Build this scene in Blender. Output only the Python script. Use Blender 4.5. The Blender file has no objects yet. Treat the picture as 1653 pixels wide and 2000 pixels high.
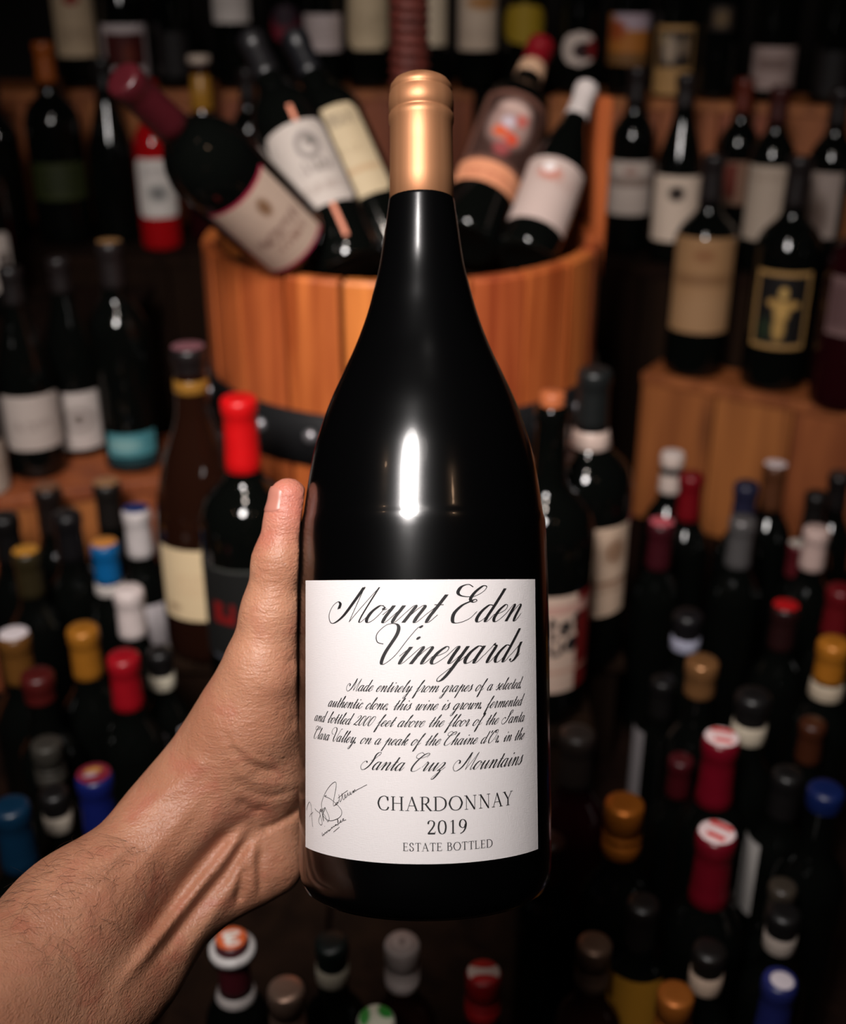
import bpy, bmesh, math, random
import numpy as np
from mathutils import Vector, Matrix

random.seed(7); np.random.seed(7)
SC = bpy.context.scene
COL = SC.collection
# ------------------------------------------------------------------ camera, world, lights, exposure
FPX = 2300.0; TH = math.radians(25.5); HC = 1.53
FW = Vector((0, math.cos(TH), -math.sin(TH))); UP = Vector((0, math.sin(TH), math.cos(TH))); RT = Vector((1, 0, 0))
CAM = Vector((0, 0, HC))
cd = bpy.data.cameras.new('camera'); cam = bpy.data.objects.new('camera', cd); COL.objects.link(cam)
cd.sensor_fit = 'VERTICAL'; cd.sensor_height = 36.0; cd.lens = FPX / 2000 * 36.0
cd.clip_start = 0.02; cd.clip_end = 50
cam.matrix_world = Matrix(((RT.x, UP.x, -FW.x, CAM.x), (RT.y, UP.y, -FW.y, CAM.y), (RT.z, UP.z, -FW.z, CAM.z), (0, 0, 0, 1)))
cd.dof.use_dof = True; cd.dof.focus_distance = 0.497; cd.dof.aperture_fstop = cd.lens / 6.9; cd.dof.aperture_blades = 0
SC.camera = cam
w = bpy.data.worlds.new('world'); SC.world = w; w.use_nodes = True
w.node_tree.nodes['Background'].inputs[0].default_value = (1.0, 0.8, 0.65, 1)
w.node_tree.nodes['Background'].inputs[1].default_value = 0.0003
SC.view_settings.view_transform = 'Standard'; SC.view_settings.look = 'None'
SC.view_settings.exposure = 0.0; SC.view_settings.gamma = 1.0; SC.view_settings.use_curve_mapping = False


def spot(name, loc, target, energy, color, radius, size, blend):
    l = bpy.data.lights.new(name, 'SPOT'); o = bpy.data.objects.new(name, l); COL.objects.link(o)
    o.location = loc
    o.rotation_euler = (Vector(target) - Vector(loc)).to_track_quat('-Z', 'Y').to_euler()
    l.energy = energy; l.color = color; l.shadow_soft_size = radius; l.spot_size = math.radians(size); l.spot_blend = blend
    return o


def softbox(name, loc, target, energy, color, sx, sy, spread):
    l = bpy.data.lights.new(name, 'AREA'); o = bpy.data.objects.new(name, l); COL.objects.link(o)
    o.location = loc; o.rotation_euler = (Vector(target) - Vector(loc)).to_track_quat('-Z', 'Y').to_euler()
    l.shape = 'ELLIPSE'; l.size = sx; l.size_y = sy; l.energy = energy; l.color = color; l.spread = math.radians(spread)
    return o


softbox('overhead_softbox', (-0.25, -0.16, HC + 0.72), (-0.06, 1.17, HC - 0.34), 6.3, (1.0, 0.945, 0.915), 0.34, 0.60, 67)
spot('ceiling_spot', (-0.12, 0.35, HC + 1.15), (0.0, 1.50, HC - 0.26), 17, (1.0, 0.88, 0.78), 0.05, 60, 1.0)
spot('ceiling_downlight', (0.12, 0.78, HC + 1.2), (0.10, 0.80, HC - 0.7), 9, (1.0, 0.93, 0.88), 0.05, 38, 1.0)
spot('ceiling_lamp', (0.0, -0.35, HC + 1.15), (0.0, 0.9, HC - 0.5), 1.5, (1.0, 0.93, 0.88), 0.12, 80, 1.0)
spot('ceiling_lamp.001', (0.75, -0.45, HC + 0.95), (0.1, 1.4, HC - 0.4), 1.2, (1.0, 0.62, 0.38), 0.03, 60, 1.0)
spot('ceiling_lamp.002', (-0.95, -0.25, HC + 0.95), (-0.1, 1.4, HC - 0.4), 1.2, (1.0, 0.62, 0.38), 0.03, 60, 1.0)

# ------------------------------------------------------------------ helpers


def ray(px, py):
    return FW + RT * ((px - 826.5) / FPX) - UP * ((py - 1000) / FPX)


def at(px, py, t):
    return CAM + ray(px, py) * t


def at_z(px, py, z):
    d = ray(px, py); return CAM + d * ((z - HC) / d.z)


def at_y(px, py, y):
    d = ray(px, py); return CAM + d * (y / d.y)


def px_of(p):
    v = Vector(p) - CAM; t = v.dot(FW)
    return 826.5 + FPX * v.dot(RT) / t, 1000 - FPX * v.dot(UP) / t


def tag(o, label=None, cat=None, group=None, kind=None):
    if label: o['label'] = label
    if cat: o['category'] = cat
    if group: o['group'] = group
    if kind: o['kind'] = kind
    return o


def empty(name, loc=(0, 0, 0), mat=None):
    o = bpy.data.objects.new(name, None); COL.objects.link(o); o.empty_display_size = 0.02
    if mat is not None: o.matrix_world = mat
    else: o.location = loc
    return o


def obj(name, me, mat=None, parent=None, loc=None):
    o = bpy.data.objects.new(name, me); COL.objects.link(o)
    if mat is not None:
        if len(me.materials) == 0: me.materials.append(mat)
        if me.materials[0] is not mat:
            o.material_slots[0].link = 'OBJECT'; o.material_slots[0].material = mat
    if parent is not None: o.parent = parent
    if loc is not None: o.location = loc
    return o


def mesh(name, verts, faces, smooth=True, uvs=None):
    me = bpy.data.meshes.new(name); me.from_pydata([tuple(v) for v in verts], [], faces)
    if uvs is not None:
        l = me.uv_layers.new(name='UVMap')
        for lp in me.loops: l.data[lp.index].uv = uvs[lp.vertex_index]
    if smooth: me.polygons.foreach_set('use_smooth', [True] * len(me.polygons))
    me.update(); return me


def box_mesh(name, x0, x1, y0, y1, z0, z1, bev=0.0):
    bm = bmesh.new(); bmesh.ops.create_cube(bm, size=1)
    for v in bm.verts:
        v.co = Vector((x0 + (v.co.x + .5) * (x1 - x0), y0 + (v.co.y + .5) * (y1 - y0), z0 + (v.co.z + .5) * (z1 - z0)))
    if bev: bmesh.ops.bevel(bm, geom=list(bm.edges), offset=bev, segments=1, affect='EDGES')
    me = bpy.data.meshes.new(name); bm.to_mesh(me); bm.free(); return me


def lathe(name, prof, n=40, sharp=()):
    verts = []; faces = []; rings = []
    for r, z in prof:
        if r < 1e-6:
            rings.append([len(verts)]); verts.append((0, 0, z))
        else:
            s = len(verts); rings.append(list(range(s, s + n)))
            for k in range(n):
                a = 2 * math.pi * k / n; verts.append((r * math.cos(a), r * math.sin(a), z))
    for A, B in zip(rings, rings[1:]):
        for k in range(n):
            k2 = (k + 1) % n
            if len(A) == 1 and len(B) == 1: continue
            if len(A) == 1: faces.append((A[0], B[k2], B[k]))
            elif len(B) == 1: faces.append((A[k], A[k2], B[0]))
            else: faces.append((A[k], A[k2], B[k2], B[k]))
    return mesh(name, verts, faces)


def smooth_prof(pts, sub=4):
    """Catmull-Rom through (r,z) points"""
    P = [np.array(p, float) for p in pts]; out = []
    for i in range(len(P) - 1):
        p0 = P[max(i - 1, 0)]; p1 = P[i]; p2 = P[i + 1]; p3 = P[min(i + 2, len(P) - 1)]
        for k in range(sub):
            u = k / sub
            q = .5 * ((2 * p1) + (-p0 + p2) * u + (2 * p0 - 5 * p1 + 4 * p2 - p3) * u * u + (-p0 + 3 * p1 - 3 * p2 + p3) * u ** 3)
            out.append((max(q[0], 1e-5), q[1]))
    out.append(tuple(P[-1])); return out


# ------------------------------------------------------------------ materials
def srgb(r, g, b):
    f = lambda c: (c / 255 / 12.92) if c / 255 <= .04045 else ((c / 255 + .055) / 1.055) ** 2.4
    return (f(r), f(g), f(b), 1)


class NT:
    def __init__(s, name):
        s.m = bpy.data.materials.new(name); s.m.use_nodes = True; s.t = s.m.node_tree
        s.b = s.t.nodes['Principled BSDF']

    def n(s, typ, **kw):
        x = s.t.nodes.new(typ)
        for k, v in kw.items(): setattr(x, k, v)
        return x

    def l(s, a, b): s.t.links.new(a, b)

    def math(s, op, a, b=None, clamp=False):
        x = s.n('ShaderNodeMath', operation=op); x.use_clamp = clamp
        for i, v in enumerate((a, b)):
            if v is None: continue
            if isinstance(v, (int, float)): x.inputs[i].default_value = v
            else: s.l(v, x.inputs[i])
        return x.outputs[0]

    def mix(s, f, a, b):
        x = s.n('ShaderNodeMix', data_type='RGBA')
        for i, v in ((0, f), (6, a), (7, b)):
            if isinstance(v, (int, float, tuple)): x.inputs[i].default_value = v
            else: s.l(v, x.inputs[i])
        return x.outputs[2]

    def bump(s, h, strength, dist):
        x = s.n('ShaderNodeBump'); x.inputs['Strength'].default_value = strength; x.inputs['Distance'].default_value = dist
        s.l(h, x.inputs['Height']); s.l(x.outputs[0], s.b.inputs['Normal'])


def simple(name, col, rough=.5, metal=0.0, spec=.5, coat=0.0):
    m = NT(name); m.b.inputs['Base Color'].default_value = col; m.b.inputs['Roughness'].default_value = rough
    m.b.inputs['Metallic'].default_value = metal; m.b.inputs['Specular IOR Level'].default_value = spec
    m.b.inputs['Coat Weight'].default_value = coat
    return m.m


_foil = {}


def foil(col, rough=.35, metal=.0):
    key = (col, rough, metal)
    if key not in _foil:
        m = NT('foil_%d_%d_%d' % col); c = srgb(*col)
        tc = m.n('ShaderNodeTexCoord'); nz = m.n('ShaderNodeTexNoise'); nz.inputs['Scale'].default_value = 60
        m.l(tc.outputs['Object'], nz.inputs['Vector'])
        m.l(m.mix(nz.outputs[0], tuple(x * .78 for x in c[:3]) + (1,), c), m.b.inputs['Base Color'])
        m.b.inputs['Roughness'].default_value = rough; m.b.inputs['Metallic'].default_value = metal
        m.bump(nz.outputs[0], .15, .002)
        _foil[key] = m.m
    return _foil[key]


def glass_mat(name, col, rough=.05):
    m = NT(name); m.b.inputs['Base Color'].default_value = col; m.b.inputs['Roughness'].default_value = rough
    m.b.inputs['Specular IOR Level'].default_value = .5; m.b.inputs['IOR'].default_value = 1.5
    return m.m


G_BLACK = glass_mat('dark_bottle_glass', (.0022, .0026, .0022, 1), .06)
G_GREEN = glass_mat('green_bottle_glass', (.004, .008, .004, 1), .06)
G_AMBER = glass_mat('amber_bottle_glass', (.014, .0045, .0025, 1), .07)
G_RED = glass_mat('rose_bottle_glass', (.32, .004, .006, 1), .06)
G_WINE = glass_mat('garnet_bottle_glass', (.016, .0018, .003, 1), .06)


def wood_mat(name, c_dark, c_light, scale=1.0, rough=.55, vary=.5):
    m = NT(name); tc = m.n('ShaderNodeTexCoord'); mp = m.n('ShaderNodeMapping'); oi = m.n('ShaderNodeObjectInfo')
    mp.inputs['Scale'].default_value = (38 * scale, 38 * scale, 2.6 * scale)
    m.l(tc.outputs['Object'], mp.inputs['Vector'])
    cmb = m.n('ShaderNodeCombineXYZ'); m.l(m.math('MULTIPLY', oi.outputs['Random'], 37.0), cmb.inputs[0]); m.l(m.math('MULTIPLY', oi.outputs['Random'], 11.0), cmb.inputs[2])
    va = m.n('ShaderNodeVectorMath', operation='ADD'); m.l(mp.outputs[0], va.inputs[0]); m.l(cmb.outputs[0], va.inputs[1])
    nz = m.n('ShaderNodeTexNoise'); nz.inputs['Scale'].default_value = 1.0; nz.inputs['Detail'].default_value = 6; nz.inputs['Distortion'].default_value = .6
    m.l(va.outputs[0], nz.inputs['Vector'])
    cr = m.n('ShaderNodeValToRGB'); cr.color_ramp.elements[0].position = .33; cr.color_ramp.elements[1].position = .68
    cr.color_ramp.elements[0].color = c_dark; cr.color_ramp.elements[1].color = c_light
    m.l(nz.outputs[0], cr.inputs[0])
    # knots
    mk = m.n('ShaderNodeMapping'); mk.inputs['Scale'].default_value = (16, 16, 5)
    m.l(tc.outputs['Object'], mk.inputs['Vector']); v2 = m.n('ShaderNodeVectorMath', operation='ADD'); m.l(mk.outputs[0], v2.inputs[0]); m.l(cmb.outputs[0], v2.inputs[1])
    vo = m.n('ShaderNodeTexVoronoi'); vo.inputs['Scale'].default_value = .55; m.l(v2.outputs[0], vo.inputs['Vector'])
    kn = m.math('SUBTRACT', 1.0, m.math('MULTIPLY', vo.outputs['Distance'], 5.5, ), clamp=True)
    c1 = m.mix(m.math('MULTIPLY', kn, .65), cr.outputs[0], tuple(x * .35 for x in c_dark[:3]) + (1,))
    br = m.math('ADD', m.math('MULTIPLY', oi.outputs['Random'], vary), 1 - vary * .5)
    hv = m.n('ShaderNodeHueSaturation'); m.l(c1, hv.inputs['Color']); m.l(br, hv.inputs['Value'])
    m.l(m.math('ADD', m.math('MULTIPLY', oi.outputs['Random'], .02), .49), hv.inputs['Hue'])
    m.l(hv.outputs[0], m.b.inputs['Base Color']); m.b.inputs['Roughness'].default_value = rough
    m.bump(nz.outputs[0], .35, .004)
    return m.m


W_PRESS = wood_mat('press_slat_wood', srgb(150, 66, 27), srgb(204, 110, 54), 1.0, .5, .6)
W_SHELF = wood_mat('shelf_wood', srgb(120, 58, 25), srgb(162, 90, 46), .8, .6, .35)
W_DARK = wood_mat('stained_platform_wood', srgb(20, 12, 8), srgb(34, 21, 14), .7, .9, .3)
W_DARK.node_tree.nodes['Principled BSDF'].inputs['Specular IOR Level'].default_value = .05
IRON = simple('black_iron', (.012, .012, .013, 1), .5, .4)
BOLT = simple('steel_bolt', (.42, .40, .42, 1), .35, .8)
RUST = NT('rusty_screw_iron')
_t = RUST.n('ShaderNodeTexCoord'); _n = RUST.n('ShaderNodeTexNoise'); _n.inputs['Scale'].default_value = 45; _n.inputs['Detail'].default_value = 5
RUST.l(_t.outputs['Object'], _n.inputs['Vector'])
RUST.l(RUST.mix(_n.outputs[0], srgb(44, 15, 12), srgb(104, 42, 32)), RUST.b.inputs['Base Color']); RUST.b.inputs['Roughness'].default_value = .55; RUST.b.inputs['Metallic'].default_value = .25
RUST = RUST.m


_lab = {}


def label_mat(base, marks=(), rough=.65):
    """printed paper: base colour plus flat printed shapes in label UV space.
    marks: (kind, cx, cy, rx, ry, colour, softness[, strength]) kind 'e' ellipse, 'r' rectangle, 'o' ring, 't' broken text lines"""
    key = (base, tuple(marks))
    if key in _lab: return _lab[key]
    m = NT('printed_label_%d' % len(_lab))
    uv = m.n('ShaderNodeUVMap'); sp = m.n('ShaderNodeSeparateXYZ'); m.l(uv.outputs[0], sp.inputs[0]); U, V = sp.outputs[0], sp.outputs[1]
    tc = m.n('ShaderNodeTexCoord'); nz = m.n('ShaderNodeTexNoise'); nz.inputs['Scale'].default_value = 150; nz.inputs['Detail'].default_value = 2
    m.l(tc.outputs['Object'], nz.inputs['Vector'])
    c = srgb(*base); col = m.mix(m.math('MULTIPLY', nz.outputs[0], .25), c, tuple(x * .86 for x in c[:3]) + (1,))
    for mk in marks:
        kind, cx, cy, rx, ry, colr, soft = mk[:7]; st = mk[7] if len(mk) > 7 else 1.0
        du = m.math('DIVIDE', m.math('SUBTRACT', U, cx), rx); dv = m.math('DIVIDE', m.math('SUBTRACT', V, cy), ry)
        if kind in 'eo':
            d = m.math('SQRT', m.math('ADD', m.math('MULTIPLY', du, du), m.math('MULTIPLY', dv, dv)))
        else:
            d = m.math('MAXIMUM', m.math('ABSOLUTE', du), m.math('ABSOLUTE', dv))
        if kind == 'o': d = m.math('MULTIPLY', m.math('ABSOLUTE', m.math('SUBTRACT', d, .8)), 5.0)
        f = m.math('DIVIDE', m.math('SUBTRACT', 1.0 + soft * .5, d), max(soft, .02), clamp=True)
        if kind == 't':
            cb = m.n('ShaderNodeCombineXYZ'); m.l(m.math('MULTIPLY', U, 34.0), cb.inputs[0]); m.l(m.math('MULTIPLY', V, 9.0), cb.inputs[1]); cb.inputs[2].default_value = cx * 9 + cy * 5
            n2 = m.n('ShaderNodeTexNoise'); n2.inputs['Scale'].default_value = 1.0; n2.inputs['Detail'].default_value = 3; m.l(cb.outputs[0], n2.inputs['Vector'])
            f = m.math('MULTIPLY', f, m.math('MULTIPLY', m.math('SUBTRACT', n2.outputs[0], .42), 6.0, clamp=True))
        col = m.mix(m.math('MULTIPLY', f, st), col, srgb(*colr))
    m.l(col, m.b.inputs['Base Color']); m.b.inputs['Roughness'].default_value = rough; m.b.inputs['Specular IOR Level'].default_value = .3
    _lab[key] = m.m; return m.m


# ------------------------------------------------------------------ the setting
ZP = HC - 0.93            # display platform top
Z2R = HC - .655
Z2, Z3, Z4 = HC - .64, HC - .50, HC - .25
DARKWALL = NT('dark_plaster')
_t = DARKWALL.n('ShaderNodeTexCoord'); _n = DARKWALL.n('ShaderNodeTexNoise'); _n.inputs['Scale'].default_value = 6
DARKWALL.l(_t.outputs['Object'], _n.inputs['Vector'])
DARKWALL.l(DARKWALL.mix(_n.outputs[0], (.012, .010, .009, 1), (.02, .017, .015, 1)), DARKWALL.b.inputs['Base Color']); DARKWALL.b.inputs['Roughness'].default_value = .85
DARKWALL.b.inputs['Specular IOR Level'].default_value = .1
DARKWALL = DARKWALL.m
tag(obj('floor', box_mesh('floor', -2.2, 2.2, -1.6, 3.2, -.05, 0), DARKWALL), kind='structure')
tag(obj('wall_back', box_mesh('wall_back', -2.2, 2.2, 3.1, 3.2, 0, 2.9), DARKWALL), kind='structure')
tag(obj('wall_left', box_mesh('wall_left', -2.3, -2.2, -1.6, 3.2, 0, 2.9), DARKWALL), kind='structure')
tag(obj('wall_right', box_mesh('wall_right', 2.2, 2.3, -1.6, 3.2, 0, 2.9), DARKWALL), kind='structure')

# low stained platform that carries the standing bottles: planks side by side
pf = empty('display_platform', (0, 0, 0)); tag(pf, 'wide dark-stained plank platform under the crowd of standing bottles', 'platform')
_pl = box_mesh('plank', -.098, .098, -1.2, 1.2, -.03, 0, .002)
for i in range(17):
    obj('plank', _pl, W_DARK, pf, (-1.6 + .2 * i, 1.62, ZP))
_sk = box_mesh('skirt_board', -1.7, 1.7, -.012, .012, 0, ZP - .03); obj('skirt_board', _sk, W_DARK, pf, (0, .44, 0))
obj('skirt_board', _sk, W_DARK, pf, (0, 2.79, 0))


def tier(label, p0, p1, zt, zb, depth, n, wood=None):
    """stepped display shelf: riser boards along p0->p1 and a top board reaching depth behind"""
    p0 = Vector((p0[0], p0[1], 0)); p1 = Vector((p1[0], p1[1], 0)); L = (p1 - p0).length; a = math.atan2(p1.y - p0.y, p1.x - p0.x)
    e = empty('display_shelf', mat=Matrix.Translation((p0.x, p0.y, zb)) @ Matrix.Rotation(a, 4, 'Z')); tag(e, label, 'shelf')
    wood = wood or W_SHELF; wv = L / n; me = box_mesh('riser_board', .0015, wv - .0015, 0, .018, .0005, zt - zb - .0185, .0012)
    for i in range(n): obj('riser_board', me, wood, e, (wv * i, 0, 0))
    obj('top_board', box_mesh('top_board', 0, L, -.004, depth, zt - zb - .018, zt - zb - .0002, .0015), wood, e)
    return e


tier('low wooden shelf step carrying the teal-banded and pale-labelled bottles', (-1.3, 1.13), (-.31, 1.462), Z2, ZP, .16, 8)
tier('low wooden shelf step of upright boards under the gold-framed magnum', (.378, 1.935), (1.05, 1.50), Z2R, ZP, .10, 6)
tier('dark-stained shelf step carrying the red rose bottle', (-1.35, 2.12), (-.02, 2.12), Z3, ZP, .30, 12, W_DARK)
tier('dark-stained shelf step behind the magnums carrying the one-dot white label', (.28, 2.10), (1.12, 1.70), Z3, ZP, .225, 8, W_DARK)
tier('top wooden shelf step behind the red rose bottle', (-1.45, 2.455), (.10, 2.455), Z4, ZP, .22, 14)
tier('top wooden shelf step behind the one-dot white label bottle', (.24, 2.365), (1.35, 1.985), Z4, ZP, .20, 11)

# ------------------------------------------------------------------ antique basket press
PC = at_y(785, 455, 1.507); RIM = PC.z; PX, PY = PC.x, PC.y; PR = .252
press = empty('wine_press', (PX, PY, ZP)); tag(press, 'antique basket wine press with orange-brown slats, black hoop and rusty screw', 'wine press')
NS = 22; SB = HC - .62; H = RIM - SB; da = 2 * math.pi / NS


def slat_mesh(name, h0, h1):
    v = []; f = []; n = 4; g = .0065 / PR
    for z in (h0, h1 - .004, h1):
        for r in (PR - .02, PR):
            for k in range(n + 1):
                a = -da / 2 + g / 2 + (da - g) * k / n
                rr = r - (.0025 if (z == h1 and r == PR) else 0) + (.0025 if (z == h1 and r != PR) else 0)
                v.append((rr * math.sin(a), -rr * math.cos(a), z))
    m = n + 1
    idx = lambda zi, ri, k: (zi * 2 + ri) * m + k
    for zi in range(2):
        for k in range(n):
            f.append((idx(zi, 1, k), idx(zi, 1, k + 1), idx(zi + 1, 1, k + 1), idx(zi + 1, 1, k)))
            f.append((idx(zi, 0, k + 1), idx(zi, 0, k), idx(zi + 1, 0, k), idx(zi + 1, 0, k + 1)))
        f.append((idx(zi, 0, 0), idx(zi, 1, 0), idx(zi + 1, 1, 0), idx(zi + 1, 0, 0)))
        f.append((idx(zi, 1, n), idx(zi, 0, n), idx(zi + 1, 0, n), idx(zi + 1, 1, n)))
    for k in range(n):
        f.append((idx(2, 0, k), idx(2, 1, k), idx(2, 1, k + 1), idx(2, 0, k + 1)))
        f.append((idx(0, 0, k + 1), idx(0, 1, k + 1), idx(0, 1, k), idx(0, 0, k)))
    return mesh(name, v, f, smooth=False)


_sl = slat_mesh('slat', SB - ZP, RIM - ZP)
for i in range(NS):
    o = obj('slat', _sl, W_PRESS, press); o.rotation_euler.z = da * (i + .62)
# tall back slat at the right-hand side
_ts = slat_mesh('tall_slat', RIM - ZP - .07, RIM - ZP + .158)
o = obj('tall_slat', _ts, W_PRESS, press); o.rotation_euler.z = math.radians(109); o.location = (.0215 * math.sin(math.radians(109)), -.0215 * math.cos(math.radians(109)), 0)
hz0, hz1 = HC - .548 - ZP, HC - .482 - ZP
obj('hoop', lathe('hoop', [(PR + .0005, hz0), (PR + .006, hz0 + .002), (PR + .006, hz1 - .002), (PR + .0005, hz1)], 72), IRON, press)
_bo = lathe('bolt', [(.0085, 0), (.0085, .003), (.006, .006), (0, .0072)], 16)
for i in range(NS):
    a = da * (i + .62) - .02
    o = obj('bolt', _bo, BOLT, press, ((PR + .0055) * math.sin(a), -(PR + .0055) * math.cos(a), (hz0 + hz1) / 2 + .006)); o.rotation_euler = (math.pi / 2, 0, a)
obj('basket_floor', lathe('basket_floor', [(0, RIM - .062 - ZP), (PR - .022, RIM - .062 - ZP), (PR - .022, RIM - .0445 - ZP), (0, RIM - .0445 - ZP)], 48), W_DARK, press)
TZ = HC - .775 - ZP
obj('pedestal', lathe('pedestal', [(.205, 0.0005), (.205, .02), (.12, .04), (.12, TZ - .04), (.19, TZ)], 48), IRON, press)
obj('basket_stand', lathe('basket_stand', [(.2, TZ + .0005), (.2, SB - ZP - .001), (.15, SB - ZP - .001)], 48), IRON, press)
for nm_, (x0_, x1_, y0_, y1_) in (('rear dark plinth board stack under the amber magnum and the neck-banded magnum', (-.312, .245, 1.202, 1.30)), ('front dark plinth under the red-capped magnum and the bare-cork magnum', (-.25, .19, 1.06, 1.2))):
    bl = empty('display_plinth', ((x0_ + x1_) / 2, (y0_ + y1_) / 2, ZP)); tag(bl, nm_, 'plinth'); hx, hy = (x1_ - x0_) / 2, (y1_ - y0_) / 2
    obj('body', box_mesh('body', -hx + .008, hx - .008, -hy + .008, hy - .006, .0005, TZ - .016), W_DARK, bl); obj('top_board', box_mesh('top_board', -hx, hx, -hy, hy, TZ - .0155, TZ - .0003, .002), W_DARK, bl)
# threaded screw
sx = at_y(800, 80, PY).x - PX
v = []; f = []; nt = 20; z0s = RIM - ZP - .044; z1s = HC + .16 - ZP; pitch = .0125; nz_ = int((z1s - z0s) / pitch * 8)
for j in range(nz_ + 1):
    for k in range(nt):
        ph = (j / 8 + k / nt) % 1.0
        r = .0205 + .0045 * (1 - abs(2 * ph - 1)) ** .8
        a = 2 * math.pi * k / nt; v.append((r * math.cos(a), r * math.sin(a), z0s + (z1s - z0s) * j / nz_))
for j in range(nz_):
    for k in range(nt):
        k2 = (k + 1) % nt; f.append((j * nt + k, j * nt + k2, (j + 1) * nt + k2, (j + 1) * nt + k))
o = obj('screw', mesh('screw', v, f, smooth=False), RUST, press, (sx, 0, 0))

# ------------------------------------------------------------------ bottles
SHAPES = {
    'slim': dict(r=.0335, h=.30, neck=.0148, cap0=.232, pts=[(0, .004), (.021, .004), (.026, .0), (.0312, .0012), (.0335, .007), (.0335, .05), (.0335, .12), (.0335, .183), (.0325, .196), (.0288, .208), (.0230, .2185), (.0180, .2275), (.0156, .238), (.0147, .255), (.0142, .284), (.0152, .287), (.0152, .296), (.0140, .30), (0, .30)]),
    'squat': dict(r=.050, h=.30, neck=.0178, cap0=.215, pts=[(0, .005), (.034, .005), (.041, .0), (.047, .0015), (.050, .009), (.050, .05), (.050, .10), (.050, .148), (.0480, .166), (.0415, .183), (.0320, .197), (.0232, .208), (.0190, .220), (.0178, .24), (.0170, .284), (.0182, .287), (.0182, .296), (.0170, .30), (0, .30)]),
    'bordeaux': dict(r=.0375, h=.30, neck=.0148, cap0=.232, pts=[(0, .004), (.024, .004), (.030, .0), (.0352, .0012), (.0375, .007), (.0375, .05), (.0375, .12), (.0375, .183), (.0362, .196), (.0315, .208), (.0245, .2185), (.0183, .2275), (.0156, .238), (.0147, .255), (.0142, .284), (.0152, .287), (.0152, .296), (.0140, .30), (0, .30)]),
    'burgundy': dict(r=.041, h=.30, neck=.0150, cap0=.238, pts=[(0, .004), (.026, .004), (.033, .0), (.0385, .0012), (.041, .008), (.041, .05), (.041, .10), (.0408, .128), (.0385, .152), (.0330, .178), (.0262, .202), (.0198, .224), (.0162, .243), (.0149, .262), (.0142, .284), (.0152, .287), (.0152, .296), (.0140, .30), (0, .30)]),
    'magnum': dict(r=.052, h=.36, neck=.0175, cap0=.275, pts=[(0, .005), (.034, .005), (.043, .0), (.049, .0015), (.052, .009), (.052, .08), (.052, .15), (.052, .215), (.0500, .231), (.0435, .2465), (.0335, .258), (.0235, .268), (.0190, .279), (.0175, .30), (.0166, .342), (.0178, .345), (.0178, .356), (.0165, .36), (0, .36)]),
    'big': dict(r=.056, h=.38, neck=.0185, cap0=.300, pts=[(0, .005), (.038, .005), (.047, .0), (.053, .0015), (.056, .010), (.056, .07), (.056, .13), (.055, .165), (.051, .20), (.043, .235), (.033, .265), (.0245, .288), (.0198, .308), (.0180, .335), (.0172, .362), (.0185, .365), (.0185, .376), (.0172, .38), (0, .38)]),
}
_bm = {}


def bottle_mesh(shape, s):
    k = (shape, round(s, 3))
    if k not in _bm:
        P = SHAPES[shape]['pts']; prof = P[:5] + smooth_prof(P[4:14], 3)[1:] + P[14:]
        _bm[k] = lathe('glass_' + shape, [(r * s, z * s) for r, z in prof], 40)
    return _bm[k]


_cm = {}


def neck_r(shape, z):
    P = SHAPES[shape]['pts'][5:]
    for (r0, a), (r1, b) in zip(P, P[1:]):
        if a <= z <= b: return r0 + (r1 - r0) * (z - a) / max(b - a, 1e-6)
    return P[-2][0]


def cap_mesh(kind, shape, s, z0, z1=None):
    k = (kind, shape, round(s, 3), round(z0, 4), z1)
    if k in _cm: return _cm[k]
    S = SHAPES[shape]; h = S['h']; nr = S['neck']; e = .0009
    if kind == 'foil':
        prof = [(neck_r(shape, z0) + e * .4, z0), (neck_r(shape, z0) + e, z0 + .0005)]
        for q in (.2, .4, .6, .8, 1): z = z0 + (h - .019 - z0) * q; prof.append((neck_r(shape, z) + e, z))
        prof += [(nr + .0012, h - .0165), (nr + .0018, h - .015), (nr + .0018, h - .005), (nr + .0012, h - .0018), (nr - .001, h + .0004), (nr * .6, h + .001), (0, h + .0012)]
    elif kind == 'screw':
        R = nr + .0022
        prof = [(neck_r(shape, z0) + e, z0), (R, z0 + .001)]
        z = h - .030
        prof += [(R, z - .008), (R - .0016, z - .007), (R - .0016, z - .005), (R, z - .004), (R, z), (R - .0016, z + .001), (R - .0016, z + .003), (R, z + .004), (R, h - .003), (R - .0008, h - .0006), (R - .003, h + .0008), (R * .5, h + .0010), (0, h + .0010)]
    elif kind == 'cork':
        R = nr * .72
        prof = [(R, h + .0001), (R, h + .012), (R * .9, h + .0135), (0, h + .0138)]
    elif kind == 'tbar':
        R = nr + .0045
        prof = [(nr, h + .0002), (R, h + .001), (R, h + .012), (R - .0015, h + .014), (0, h + .0145)]
    elif kind == 'band':
        prof = [(neck_r(shape, z0) + .0012, z0), (neck_r(shape, z0) + .0018, z0 + .0008), (neck_r(shape, z1) + .0018, z1 - .0008), (neck_r(shape, z1) + .0012, z1)]
    elif kind == 'ring':
        R = nr + .0075
        prof = [(nr + .002, z0), (R, z0 + .0008), (R, z1 - .0008), (nr + .002, z1)]
    elif kind == 'disc':
        R = z1; prof = [(R, h + .0009), (R, h + .0017), (R * .97, h + .0021), (0, h + .0022)]
    _cm[k] = lathe('cap_' + kind, [(r * s, z * s) for r, z in prof], 36); return _cm[k]


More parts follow.
